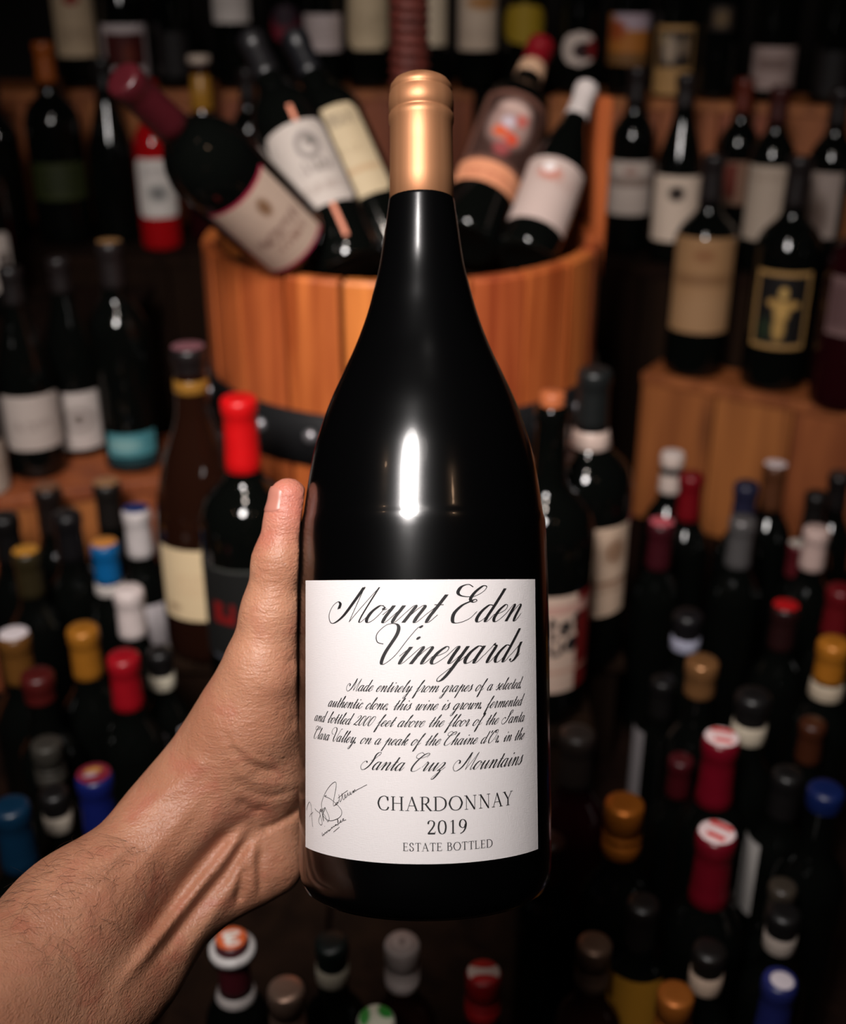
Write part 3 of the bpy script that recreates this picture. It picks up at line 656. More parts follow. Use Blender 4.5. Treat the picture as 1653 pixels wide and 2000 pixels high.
# ---- the crowd of bottles standing on the platform (each placed by its cap)
gF = 'bottles crowded on the platform'
STRIPE = ((232, 206, 206), (('r', .5, .80, .34, .10, (206, 30, 22), .12), ('r', .56, .30, .26, .09, (206, 30, 22), .12)))
STRIPED = ((222, 200, 190), (('e', .45, .84, .46, .22, (186, 20, 22), .1), ('e', .58, .16, .46, .22, (186, 20, 22), .1)))
LOGO = ((206, 96, 52), (('e', .5, .66, .30, .14, (226, 216, 206), .3), ('e', .42, .45, .17, .13, (226, 216, 206), .3), ('e', .52, .26, .24, .13, (226, 216, 206), .3), ('e', .55, .30, .10, .05, (180, 90, 60), .5), ('e', .52, .66, .13, .04, (190, 120, 90), .5)))
CROWD = [
    # left side
    ('dark-necked bottle with a brown cap top before the teal-banded bottle shelf', 92, 952, 'slim', 1.07, dict(cap=('foil', (28, 20, 18)), top=(110, 74, 52))),
    ('dark-necked bottle with a tan cap top before the teal-banded bottle shelf', 209, 944, 'slim', 1.07, dict(cap=('foil', (26, 22, 20)), top=(150, 110, 76))),
    ('black-capped bottle beside the gold-topped olive capsule', 16, 1012, 'slim', 1.06, dict(cap=('foil', (16, 14, 14)))),
    ('bottle with a gold-topped olive capsule in the platform crowd', 58, 1062, 'slim', 1.0, dict(cap=('foil', (46, 38, 20)), top=(186, 128, 48))),
    ('black-capped bottle beside the blue capsule in the platform crowd', 128, 1016, 'slim', 1.06, dict(cap=('foil', (18, 16, 18)))),
    ('bottle with a gold top, bright blue capsule and white ring in the platform crowd', 187, 1053, 'slim', 1.0, dict(cap=('foil', (10, 92, 150)), cap0=.252, top=(196, 128, 60), band=(.236, .250, (206, 196, 190)))),
    ('bottle with a navy cap over a white neck beside the amber magnum', 262, 992, 'slim', 1.03, dict(cap=('foil', (206, 196, 194)), cap0=.24, top=(20, 40, 96), lab=(-.9, 1.3, .10, .19, label_mat((200, 190, 192))))),
    ('bottle with a full white capsule in the platform crowd', 250, 1150, 'slim', 1.0, dict(cap=('foil', (216, 200, 196)), cap0=.244)),
    ('bottle with a white-topped brown capsule in the platform crowd', 29, 1238, 'slim', 1.0, dict(cap=('foil', (104, 66, 26)), cap0=.246, top=(214, 202, 204))),
    ('bottle with a long gold capsule in the platform crowd', 158, 1226, 'slim', 1.0, dict(cap=('foil', (176, 112, 34), .3, .4), cap0=.244)),
    ('bottle with a long dark red capsule beside the gold one', 240, 1280, 'slim', 1.0, dict(cap=('foil', (150, 14, 26), 0, .35), cap0=.242)),
    ('bottle with a short dull red capsule beside the white-topped brown one', 72, 1318, 'slim', .98, dict(cap=('foil', (74, 18, 16)), cap0=.27)),
    ('bottle with a black top over a white collar beside the hand', 311, 1270, 'slim', 0.85, dict(cap=('foil', (20, 18, 18)), cap0=.268, band=(.248, .268, (206, 196, 176)), lab=(.4, 1.5, .07, .17, label_mat((190, 184, 190))))),
    ('bottle with a charcoal grey screw cap behind the forearm', 90, 1452, 'slim', 0.85, dict(cap=('screw', (60, 56, 50), .3, .5))),
    ('bottle with a blue capsule and a red-and-gold printed top', 183, 1512, 'slim', .97, dict(cap=('foil', (16, 26, 90)), cap0=.238, top=((110, 30, 44), (('e', .5, .6, .25, .15, (170, 120, 60), .6), ('e', .4, .4, .2, .1, (150, 130, 140), .6))))),
    ('bottle with a black top over a cream collar behind the forearm', 104, 1540, 'slim', 0.8, dict(cap=('foil', (20, 18, 18)), cap0=.272, band=(.250, .272, (176, 164, 150)))),
    ('bottle with a deep teal-blue capsule behind the forearm', 20, 1572, 'slim', .97, dict(cap=('foil', (6, 40, 64)), cap0=.236)),
    # bottom
    ('bottle with an orange printed cap and a white collar below the wrist', 452, 1834, 'slim', .80, dict(cap=('foil', (66, 18, 26)), cap0=.238, top=LOGO, ring=(.281, .291, (206, 200, 198)), band=(.226, .236, (200, 190, 186)))),
    ('bottle with a silver screw cap below the held bottle', 567, 1922, 'slim', .80, dict(cap=('screw', (196, 160, 140), .7, .35))),
    ('bottle with a black top over a white collar below the held bottle', 650, 1846, 'slim', .80, dict(cap=('foil', (16, 24, 22)), cap0=.272, band=(.252, .272, (190, 180, 160)))),
    ('bottle with a white cap of concentric rings below the held bottle', 775, 1842, 'slim', .80, dict(cap=('screw', (222, 206, 200), 0, .5), glass=G_AMBER, top=((222, 204, 198), (('o', .5, .5, .5, .5, (176, 156, 150), .9, .7), ('e', .5, .5, .12, .2, (170, 150, 144), .8))))),
    ('bottle with a green-and-white cap below the held bottle', 735, 1990, 'slim', .80, dict(cap=('screw', (210, 206, 190), 0, .5), top=((206, 204, 184), (('e', .85, .75, .3, .3, (40, 130, 50), .3), ('e', .12, .6, .2, .4, (60, 140, 60), .4))))),
    ('bottle with a red cap crossed by a white diagonal band', 945, 1900, 'slim', .80, dict(cap=('screw', (150, 14, 18), 0, .45), top=STRIPED)),
    ('bottle with a dull bronze screw cap beside the yellow-labelled bottle', 1162, 1842, 'slim', .80, dict(cap=('screw', (124, 96, 78), .6, .38), glass=G_AMBER, lab=(-.6, 1.2, .11, .17, label_mat((130, 96, 30))))),
    # right side
    ('bottle with a gold screw cap near the red-and-white striped caps', 1230, 1586, 'slim', .97, dict(cap=('screw', (196, 112, 36), .6, .38))),
    ('maroon-capsuled bottle with a striped red-and-white top beside the torn cream foil', 1394, 1630, 'slim', .98, dict(cap=('foil', (104, 10, 26), 0, .3), cap0=.232, top=STRIPE, turn=-.35)),
    ('maroon-capsuled bottle with a striped red-and-white top beside the oxblood capsule', 1410, 1441, 'slim', 1.0, dict(cap=('foil', (110, 10, 28), 0, .3), cap0=.232, top=STRIPE)),
    ('bottle with a domed orange-gold screw cap', 1325, 1935, 'slim', .80, dict(cap=('screw', (188, 108, 42), .5, .4))),
    ('bottle with a blue capsule and a white cap top', 1512, 1908, 'slim', .80, dict(cap=('foil', (30, 36, 92)), cap0=.236, top=((38, 42, 100), (('e', .56, .42, .36, .36, (206, 194, 200), .15),)))),
    ('bottle with a black top over a white collar near the orange-gold cap', 1395, 1862, 'slim', .80, dict(cap=('foil', (22, 18, 16)), cap0=.274, band=(.252, .274, (196, 170, 150)))),
    ('bottle with a dark grey-brown capsule beside the grey-white collar', 1544, 1712, 'slim', 0.72, dict(cap=('foil', (58, 50, 42)))),
    ('bottle with a black top over a grey-white collar near the blue capsule', 1522, 1776, 'slim', .80, dict(cap=('foil', (20, 18, 18)), cap0=.274, band=(.254, .274, (170, 156, 146)))),
    ('short bottle with a torn cream foil behind a striped top', 1412, 1752, 'slim', 0.62, dict(cap=('foil', (40, 32, 28)), cap0=.268, band=(.262, .270, (176, 140, 110)))),
    ('bottle with a tawny metallic capsule near the striped tops', 1377, 1292, 'slim', 1.0, dict(cap=('foil', (150, 104, 64), .5, .3), cap0=.262)),
    ('bottle with a gold cap over a white collar', 1630, 1254, 'slim', 1.0, dict(cap=('foil', (190, 118, 34), .3, .4), cap0=.256, band=(.236, .254, (196, 178, 156)))),
    ('bottle with a black top over a white collar behind a striped top', 1470, 1360, 'slim', 1.0, dict(cap=('foil', (20, 18, 18)), cap0=.270, band=(.250, .270, (196, 182, 162)))),
    ('bottle with a black top over a bluish-white collar', 1345, 1198, 'slim', .96, dict(cap=('foil', (20, 18, 20)), cap0=.272, band=(.256, .272, (170, 170, 190)))),
    ('bottle with a pink cap top behind the white neck-banded magnum', 1293, 1020, 'slim', .98, dict(cap=('foil', (60, 14, 22)), cap0=.238, top=(190, 88, 98))),
    ('bottle with a white top and black-and-white banded neck before the boards', 1315, 886, 'slim', 1.0, dict(cap=('foil', (206, 186, 176)), cap0=.244, top=(212, 196, 190), band=(.272, .283, (26, 24, 24)))),
    ('bottle with a dark crimson capsule before the boards', 1352, 926, 'slim', 1.0, dict(cap=('foil', (110, 8, 18)), cap0=.236)),
    ('bottle with a navy capsule before the boards', 1460, 944, 'slim', 1.0, dict(cap=('foil', (32, 32, 54)), cap0=.236)),
    ('bottle with a brushed silver capsule in front of the navy one', 1452, 1012, 'slim', 1.0, dict(cap=('foil', (120, 116, 116), .6, .4), cap0=.236)),
    ('bottle with a white top on a brown capsule before the boards', 1519, 908, 'slim', 1.0, dict(cap=('foil', (84, 48, 28)), cap0=.236, top=(214, 196, 196))),
    ('black-capped bottle before the boards beside the white-topped brown capsule', 1594, 962, 'slim', 0.93, dict(cap=('foil', (20, 17, 16)))),
    ('black-capped bottle with a brown-grey top before the boards', 1642, 926, 'slim', 0.93, dict(cap=('foil', (22, 18, 18)), top=(60, 46, 42))),
    ('bottle with a full pinkish-white capsule before the boards', 1597, 1032, 'slim', .98, dict(cap=('foil', (196, 168, 160)), cap0=.246)),
    ('bottle with a small white cap top beside the pinkish-white capsule', 1560, 1062, 'slim', 0.8, dict(cap=('foil', (80, 20, 26)), top=(186, 176, 166))),
    ('bottle with a dark red capsule behind the gold cap with white collar', 1640, 1148, 'slim', .98, dict(cap=('foil', (96, 14, 20)), cap0=.24)),
    ('bottle with a small scarlet top in the platform crowd', 1541, 1182, 'slim', .93, dict(cap=('foil', (36, 14, 14)), top=(170, 20, 24))),
    ('bottle with a rusty orange capsule in the platform crowd', 1590, 1408, 'slim', 0.8, dict(cap=('foil', (64, 30, 15)))),
    ('bottle with a short navy-blue cap in the platform crowd', 1598, 1550, 'slim', .95, dict(cap=('foil', (14, 30, 80)), cap0=.28)),
    ('black-capped bottle with a slim white side label', 1530, 1500, 'slim', 0.85, dict(cap=('foil', (20, 18, 18)), lab=(-1.35, -.5, .10, .185, label_mat((180, 174, 170))))),
    ('black-capped bottle with a long grey side label near the gold screw cap', 1300, 1330, 'slim', 0.8, dict(cap=('foil', (20, 18, 18)), lab=(-1.4, -.55, .05, .185, label_mat((150, 144, 146))))),
    ('garnet-glass bottle with a dark capsule under the white-and-red label', 1128, 1430, 'slim', .98, dict(cap=('foil', (54, 46, 42)), glass=G_WINE)),
    ('dark bottle with an oxblood capsule near the striped caps', 1338, 1480, 'slim', 0.75, dict(cap=('foil', (70, 12, 20)))),
    ('bottle with a dark brown capsule under the held bottle', 1080, 1640, 'slim', .80, dict(cap=('foil', (60, 30, 20)))),
    ('bottle with a yellow label and black cap near the bronze screw cap', 1262, 1735, 'slim', .80, dict(cap=('foil', (22, 18, 16)), lab=(-1.2, .9, .11, .18, label_mat((176, 122, 34))))),
]


def spread(items):
    """nudge the crowd apart so that no two bottles share the same space"""
    pos = []
    for (lab, px, py, sh, s, kw) in items:
        p = at_z(px, py, ZP + SHAPES[sh]['h'] * s); pos.append([p.x, p.y, SHAPES[sh]['r'] * s])
    fixed = [(PX, PY, .451 if False else .202)]
    for _ in range(60):
        for i in range(len(pos)):
            for j in range(i):
                dx = pos[i][0] - pos[j][0]; dy = pos[i][1] - pos[j][1]; d = math.hypot(dx, dy) or 1e-6
                ov = pos[i][2] + pos[j][2] + .001 - d
                if ov > 0:
                    # move mostly along the sight line so that the cap stays put in the picture
                    ux, uy = dx / d, dy / d
                    pos[i][0] += ux * ov * .5; pos[i][1] += uy * ov * .5; pos[j][0] -= ux * ov * .5; pos[j][1] -= uy * ov * .5
    return pos


for (lab, px, py, sh, s, kw), (bx, by, _r) in zip(CROWD, spread(CROWD)):
    bottle(lab, (bx, by, ZP), sh, s, group=gF, **kw)

# ------------------------------------------------------------------ lettering engine (pen strokes -> flat ink shapes)


def spline(pts, n=9):
    P = [np.array(p, float) for p in pts]
    if len(P) == 2: return [P[0] + (P[1] - P[0]) * u for u in np.linspace(0, 1, 5)]
    out = []
    for i in range(len(P) - 1):
        p0 = P[i - 1] if i else 2 * P[0] - P[1]; p1 = P[i]; p2 = P[i + 1]; p3 = P[i + 2] if i + 2 < len(P) else 2 * P[-1] - P[-2]
        for k in range(n):
            u = k / n
            out.append(.5 * ((2 * p1) + (-p0 + p2) * u + (2 * p0 - 5 * p1 + 4 * p2 - p3) * u * u + (-p0 + 3 * p1 - 3 * p2 + p3) * u ** 3))
    out.append(P[-1]); return out


class Ink:
    def __init__(s): s.v = []; s.f = []

    def ribbon(s, pts, wid, xf):
        """pts in glyph space, wid(tangent)->full width in glyph space, xf maps glyph -> label (u,v)"""
        n = len(pts); b = len(s.v)
        for i in range(n):
            t = pts[min(i + 1, n - 1)] - pts[max(i - 1, 0)]; L = math.hypot(*t) or 1; t = t / L
            h = wid(t) / 2; nx, ny = -t[1], t[0]
            s.v.append(xf(pts[i][0] + nx * h, pts[i][1] + ny * h)); s.v.append(xf(pts[i][0] - nx * h, pts[i][1] - ny * h))
        for i in range(n - 1): s.f.append((b + 2 * i, b + 2 * i + 1, b + 2 * i + 3, b + 2 * i + 2))

    def dot(s, c, r, xf, n=12):
        b = len(s.v)
        for k in range(n): a = 2 * math.pi * k / n; s.v.append(xf(c[0] + r * math.cos(a), c[1] + r * math.sin(a)))
        s.f.append(tuple(range(b, b + n)))

    def build(s, name, R, mat, parent):
        vv = [(R * math.sin(u / R), -R * math.cos(u / R), z) for u, z in s.v]
        return obj(name, mesh(name, vv, s.f, smooth=False), mat, parent)


_O = [(.52, .99), (.3, .96), (.1, .62), (.11, .22), (.31, .0), (.54, .16), (.67, .6), (.62, .9), (.45, .99)]
_EX = [(.33, .03), (.47, .07), (.62, .45)]


def _st(x, top): return [(x, top), (x, .75), (x, .3), (x + .08, .03), (x + .22, .07), (x + .36, .45)]


_ASC = [(0, .45), (.3, 1.2), (.44, 1.72), (.38, 1.97), (.27, 1.78), (.25, 1.35)]


def _hump(x): return [(x, .1), (x + .17, .7), (x + .35, .99), (x + .49, .92), (x + .51, .7), (x + .51, .3), (x + .59, .03), (x + .73, .07), (x + .87, .45)]


_EN = [(0, .45), (.15, .9), (.25, 1.0), (.33, .88), (.33, .62), (.33, 0)]
# glyph: (advance, left bearing, strokes, dots)
SCR = {
    'i': (.62, 0, [[(0, .45), (.18, .85), (.25, 1)], [(.25, 1), (.25, .7), (.25, .3)] + _EX], [(.27, 1.5, .10)]),
    'u': (1.15, 0, [[(0, .45), (.18, .85), (.25, 1)], [(.25, 1), (.25, .7), (.25, .3), (.34, .02), (.5, .08), (.72, .7), (.8, 1)], _st(.8, 1)[:] and [(.8, 1), (.8, .7), (.8, .3), (.88, .03), (1.02, .07), (1.15, .45)]], []),
    'n': (1.2, 0, [_EN, _hump(.33)], []),
    'm': (1.72, 0, [_EN, [(.33, .1), (.5, .7), (.68, .99), (.82, .92), (.84, .62), (.84, 0)], _hump(.84)], []),
    'o': (.86, -.06, [_O, [(.62, .88), (.72, .76), (.86, .8)]], []),
    'a': (1.06, 0, [_O, _st(.68, 1)], []), 'd': (1.06, 0, [_O, [(.68, 1.95), (.68, 1.2)] + _st(.68, .75)], []),
    'e': (.76, 0, [[(0, .42), (.3, .5), (.57, .72), (.52, .95), (.34, .97), (.14, .66), (.13, .22), (.32, .0), (.52, .1), (.76, .45)]], []),
    'r': (.8, 0, [[(0, .45), (.16, .9), (.2, 1.1), (.27, 1.04), (.4, .97), (.43, .8), (.43, .3), (.51, .03), (.65, .07), (.8, .45)]], []),
    's': (.72, 0, [[(0, .42), (.22, .85), (.34, 1.14)], [(.34, 1.14), (.36, .85), (.5, .5), (.48, .15), (.3, .0), (.14, .1)], [(.3, 0), (.5, .1), (.72, .45)]], [(.15, .13, .07)]),
    't': (.68, 0, [[(0, .45), (.2, .85), (.3, 1.15)], [(.3, 1.62), (.3, 1.0)] + _st(.3, .75), [(.06, 1.03), (.55, 1.03)]], []),
    'y': (1.12, 0, [[(0, .45), (.15, .9), (.25, 1), (.33, .88), (.34, .5), (.4, .1), (.54, .04), (.7, .4), (.82, 1)], [(.82, 1), (.82, .3), (.82, -.5), (.74, -.9), (.55, -1.0), (.44, -.8), (.62, -.4), (1.12, .45)]], []),
    'g': (1.0, 0, [_O, [(.68, 1), (.68, .3), (.68, -.5), (.6, -.9), (.42, -1), (.31, -.8), (.5, -.4), (1.0, .45)]], []),
    'l': (.6, 0, [_ASC + [(.25, .7), (.25, .3)] + _EX], []),
    'h': (1.12, 0, [_ASC + [(.25, .7), (.25, 0)], _hump(.25)], []),
    'b': (.9, 0, [_ASC + [(.25, .7), (.25, .3), (.35, .02), (.53, .1), (.67, .5), (.6, .92)], [(.6, .92), (.72, .78), (.9, .82)]], []),
    'f': (.76, 0, [[(0, .45), (.36, 1.2), (.5, 1.75), (.44, 1.98), (.33, 1.8), (.3, 1.35), (.3, .4), (.3, -.55), (.35, -.95), (.47, -.82), (.45, -.3), (.34, .08)], [(.34, .08), (.55, .15), (.76, .45)]], []),
    'p': (1.17, 0, [[(0, .45), (.2, .95), (.3, 1.2)], [(.3, 1.2), (.3, 0), (.3, -1)], _hump(.3)], []),
    'c': (.74, 0, [[(.56, .8), (.5, .97), (.32, .96), (.13, .62), (.13, .22), (.32, 0), (.52, .1), (.74, .45)]], [(.54, .82, .07)]),
    'w': (1.42, 0, [[(0, .45), (.15, .9), (.25, 1), (.33, .88), (.33, .3), (.42, .02), (.58, .1), (.74, .7), (.8, 1)], [(.8, 1), (.8, .3), (.88, .02), (1.04, .1), (1.2, .6), (1.16, .95)], [(1.16, .95), (1.26, .8), (1.42, .85)]], []),
    'v': (.96, 0, [[(0, .45), (.15, .9), (.25, 1), (.33, .88), (.33, .3), (.42, .02), (.58, .1), (.75, .6), (.72, .95)], [(.72, .95), (.82, .8), (.96, .85)]], []),
    'k': (1.02, 0, [_ASC + [(.25, .7), (.25, 0)], [(.25, .1), (.42, .6), (.62, 1), (.75, .85), (.6, .62), (.4, .55)], [(.4, .55), (.58, .5), (.62, .2), (.74, .02), (.88, .07), (1.02, .45)]], []),
    'z': (.88, 0, [[(0, .45), (.2, .9), (.4, 1), (.55, .8), (.45, .35), (.2, .0)], [(.2, .0), (.45, .1), (.55, -.2), (.45, -.8), (.25, -1), (.14, -.8), (.4, -.3), (.88, .45)]], []),
    'M': (1.66, 1.2, [[(.18, 2.06), (.16, 1.3), (.06, .42), (-.25, -.02), (-.62, -.04), (-1.08, .4), (-1.18, .9), (-.98, 1.2), (-.7, 1.08), (-.58, .78)], 'h', [(.2, 2.1), (.71, .02)], [(.71, .02), (1.09, 2.06)], 'm', [(1.09, 2.06), (1.2, .9), (1.27, .3), (1.36, .02), (1.5, .07), (1.66, .45)]], []),
    'E': (1.0, .5, [[(-.45, 2.05), (-.85, 2.2), (-1.15, 2.05), (-1.08, 1.72), (-.69, 1.52), (-.01, 1.5), (.36, 1.79), (.36, 2.06), (.1, 2.1), (-.12, 1.75), (-.1, 1.36), (.18, 1.16), (.36, 1.22), (.22, 1.32), (-.02, 1.2), (-.33, .95), (-.42, .5), (-.12, .02), (.27, -.02), (.68, .22), (.82, .62)]], []),
    'V': (.68, .55, [[(-.75, 1.15), (-1.2, 1.28), (-1.55, 1.75), (-1.35, 2.28), (-.78, 2.28), (-.4, 1.75), (-.28, .7), (-.08, .1), (.16, .0), (.4, .5), (.42, 1.5), (.48, 2.08), (.64, 2.2)]], [(.62, 2.16, .09)]),
    'C': (.78, .45, [[(.5, 1.62), (.6, 1.95), (.38, 2.14), (-.05, 1.9), (-.36, 1.2), (-.42, .5), (-.2, .02), (.25, .0), (.64, .4)], 'h', [(.0, 1.95), (-.45, 2.2), (-.85, 2.0), (-.75, 1.62), (-.3, 1.5), (.3, 1.72), (.58, 2.08)]], []),
    'S': (.66, .95, [[(.55, 1.72), (.54, 2.08), (.24, 2.12), (.06, 1.8), (.16, 1.2), (.1, .5), (-.2, .02), (-.6, -.03), (-.98, .35), (-.98, .8), (-.7, 1.02), (-.42, .82)], 'h', [(.5, 1.9), (.2, 1.3), (-.1, 1.1)]], []),
    'O': (.86, .42, [[(.3, 2.1), (-.1, 1.9), (-.4, 1.2), (-.4, .5), (-.1, .02), (.3, .15), (.6, .8), (.66, 1.5), (.45, 2.05), (.2, 2.05), (.15, 1.7), (.5, 1.6)]], []),
    '0': (.92, 0, [[(.45, 1.62), (.2, 1.5), (.05, .9), (.08, .3), (.3, 0), (.55, .15), (.72, .8), (.66, 1.42), (.45, 1.62)]], []),
    '2': (.92, 0, [[(.05, 1.2), (.15, 1.5), (.4, 1.64), (.62, 1.4), (.55, 1.0), (.25, .4), (0, .05)], 'k', [(0, .06), (.25, .16), (.45, .06), (.65, .03), (.78, .22)]], []),
    '.': (.42, 0, [], [(.14, .09, .17)]), "'": (.4, 0, [[(.15, 2.0), (.12, 1.6)]], [(.15, 1.95, .09)]), ' ': (.52, 0, [], []),
}


def script_line(ink, text, u0, u1, v, xh, thick=.2, hair=.045, shear=.74, wordgap=None):
    """copperplate-style line fitted between label coordinates u0..u1 on baseline v; xh = x-height in metres"""
    pen = 0.0; items = []; prev = None
    for ch in text:
        adv, lb, st, dots = SCR[ch]
        if ch == ' ' and wordgap: adv = wordgap
        pen += lb; items.append((ch, pen)); pen += adv
    xs = []
    for ch, x in items:
        for s_ in SCR[ch][2]:
            if isinstance(s_, str): continue
            for p in s_: xs.append(x + p[0] + shear * p[1])
    lo, hi = min(xs), max(xs); kx = (u1 - u0) / (hi - lo)
    xf = lambda x, y: (u0 + (x + shear * y - lo) * kx, v + y * xh)
    # widths are applied in glyph space before the shear, corrected for the horizontal fit
    ar = kx / xh
    for ch, x in items:
        mode = None
        for s_ in SCR[ch][2]:
            if isinstance(s_, str): mode = s_; continue
            pts = [np.array((p[0] + x, p[1])) for p in spline(s_)]
            if mode == 'h': wf = lambda t: hair
            elif mode == 'm': wf = lambda t: hair + (thick * .45 - hair) * max(0., -t[1]) ** 1.6
            elif mode == 'k': wf = lambda t: thick * .6
            else: wf = lambda t: hair + (thick - hair) * max(0., -t[1]) ** 1.6
            mode = None
            ink.ribbon(pts, (lambda t, wf=wf: wf(t) / max(ar, .5) * .9), xf)
        for (dx, dy, r) in SCR[ch][3]: ink.dot((x + dx, dy), r, xf)


# roman capitals: (advance, strokes [(mode, pts)], serifs [(x,y,len)])
ROM = {
    'C': (.92, [('c', [(.80, .72), (.72, .92), (.5, 1.0), (.22, .88), (.07, .6), (.07, .38), (.22, .1), (.5, 0), (.72, .06), (.85, .24)]), ('t', [(.80, .66), (.80, .97)])], []),
    'H': (1.02, [('k', [(.17, 0), (.17, 1)]), ('k', [(.80, 0), (.80, 1)]), ('t', [(.17, .52), (.80, .52)])], [(.17, 0, .32), (.17, 1, .32), (.8, 0, .32), (.8, 1, .32)]),
    'A': (.94, [('t', [(.10, 0), (.45, 1)]), ('k', [(.43, 1), (.80, 0)]), ('t', [(.22, .36), (.66, .36)])], [(.10, 0, .28), (.8, 0, .32)]),
    'R': (.88, [('k', [(.17, 0), (.17, 1)]), ('c', [(.17, .98), (.42, .98), (.60, .87), (.60, .64), (.42, .51), (.17, .51)]), ('k', [(.40, .5), (.58, .25), (.80, .0)])], [(.17, 0, .32), (.10, 1, .2), (.84, 0, .14)]),
    'D': (1.04, [('k', [(.17, 0), (.17, 1)]), ('c', [(.17, .98), (.5, .98), (.82, .8), (.92, .5), (.82, .2), (.5, .02), (.17, .02)])], [(.10, 0, .2), (.10, 1, .2)]),
    'O': (1.06, [('c', [(.52, 1), (.24, .9), (.07, .6), (.07, .4), (.24, .1), (.52, 0), (.80, .1), (.97, .4), (.97, .6), (.80, .9), (.52, 1)])], []),
    'N': (1.04, [('t', [(.17, 0), (.17, 1)]), ('k', [(.15, 1), (.82, .0)]), ('t', [(.83, -.02), (.83, 1)])], [(.17, 0, .28), (.1, 1, .2), (.83, 1, .28)]),
    'Y': (.86, [('k', [(.07, 1), (.42, .48)]), ('t', [(.78, 1), (.42, .48)]), ('k', [(.42, .5), (.42, 0)])], [(.07, 1, .28), (.78, 1, .24), (.42, 0, .34)]),
    'E': (.78, [('k', [(.17, 0), (.17, 1)]), ('t', [(.17, .98), (.64, .98)]), ('t', [(.17, .52), (.54, .52)]), ('t', [(.17, .02), (.68, .02)]), ('t', [(.64, 1), (.64, .8)]), ('t', [(.68, 0), (.70, .22)]), ('t', [(.54, .43), (.54, .61)])], [(.08, 0, .18), (.08, 1, .18)]),
    'S': (.68, [('c', [(.52, .76), (.47, .95), (.30, 1.0), (.12, .88), (.10, .72), (.24, .56), (.42, .45), (.56, .28), (.5, .08), (.3, 0), (.14, .06), (.08, .26)]), ('t', [(.53, .7), (.53, .98)]), ('t', [(.07, .02), (.07, .28)])], []),
    'T': (.84, [('k', [(.42, 0), (.42, .98)]), ('t', [(.06, .98), (.78, .98)]), ('t', [(.06, 1), (.05, .78)]), ('t', [(.78, 1), (.79, .78)])], [(.42, 0, .34)]),
    'B': (.82, [('k', [(.17, 0), (.17, 1)]), ('c', [(.17, .98), (.40, .98), (.56, .88), (.56, .68), (.40, .55), (.17, .54)]), ('c', [(.3, .54), (.5, .52), (.67, .4), (.66, .16), (.48, .02), (.17, .02)])], [(.10, 0, .2), (.10, 1, .2)]),
    'L': (.76, [('k', [(.17, 0), (.17, 1)]), ('t', [(.17, .02), (.66, .02)]), ('t', [(.66, 0), (.69, .24)])], [(.08, 0, .18), (.17, 1, .32)]),
    '2': (.74, [('c', [(.10, .74), (.16, .93), (.34, 1.0), (.54, .9), (.57, .7), (.44, .46), (.24, .22), (.08, .03)]), ('k', [(.08, .05), (.36, .05), (.62, .05)]), ('t', [(.62, .03), (.66, .2)])], []),
    '0': (.76, [('c', [(.36, 1), (.16, .88), (.08, .6), (.08, .4), (.16, .12), (.36, 0), (.56, .12), (.64, .4), (.64, .6), (.56, .88), (.36, 1)])], []),
    '1': (.70, [('k', [(.36, 0), (.36, 1)]), ('t', [(.36, .98), (.18, .86)])], [(.36, 0, .36)]),
    '9': (.76, [('c', [(.58, .66), (.50, .46), (.32, .40), (.14, .52), (.10, .70), (.18, .92), (.36, 1.0), (.54, .9), (.62, .68), (.56, .38), (.40, .12), (.14, -.02)])], []),
    ' ': (.40, [], []),
}


def roman_line(ink, text, u0, u1, v, ch_, thick=.115, thin=.042, space=.10):
    pen = 0; items = []
    for c in text: items.append((c, pen)); pen += ROM[c][0] + space
    pen -= space; kx = (u1 - u0) / pen
    xf = lambda x, y: (u0 + x * kx, v + y * ch_)
    for c, x in items:
        for mode, pts in ROM[c][1]:
            P = [np.array((p[0] + x, p[1])) for p in (spline(pts, 8) if mode == 'c' or len(pts) > 2 else spline(pts))]
            wf = {'k': lambda t: thick, 't': lambda t: thin, 'c': lambda t: thin + (thick * 1.08 - thin) * abs(t[1]) ** 1.7}[mode]
            ink.ribbon(P, wf, xf)
        for sx_, sy, L in ROM[c][2]:
            ink.ribbon([np.array((x + sx_ - L / 2, sy + (.02 if sy == 0 else -.02))), np.array((x + sx_ + L / 2, sy + (.02 if sy == 0 else -.02)))], lambda t: .04, xf)


# ------------------------------------------------------------------ the held magnum
A0 = math.radians(3.5)                       # axis is square to the ray through y=1140
BR = .0575; BD = .5470                       # body radius, distance from camera to axis
pray = (FW * math.cos(A0) - UP * math.sin(A0))           # ray square to the axis
bax = (UP * math.cos(A0) + FW * math.sin(A0) - RT * .0055).normalized()
side = RT
cen = CAM + pray * BD + RT * ((828 - 826.5) / FPX * BD * math.cos(A0))
by_ = (pray - bax * pray.dot(bax)).normalized(); bx_ = by_.cross(bax).normalized()
S0 = -.1400                                   # base of the bottle along the axis (label top is near 0)
BM = Matrix((bx_, by_, bax)).transposed().to_4x4()
MB = Matrix.Translation(cen + bax * S0) @ BM


def sil(y, hw):
    """(radius, height above base) for a silhouette half width hw at photo row y"""
    al = math.atan((y - 1000) / FPX) - A0
    return hw / math.hypot(FPX, y - 1000) * BD / math.cos(al), -BD * math.tan(al) - S0


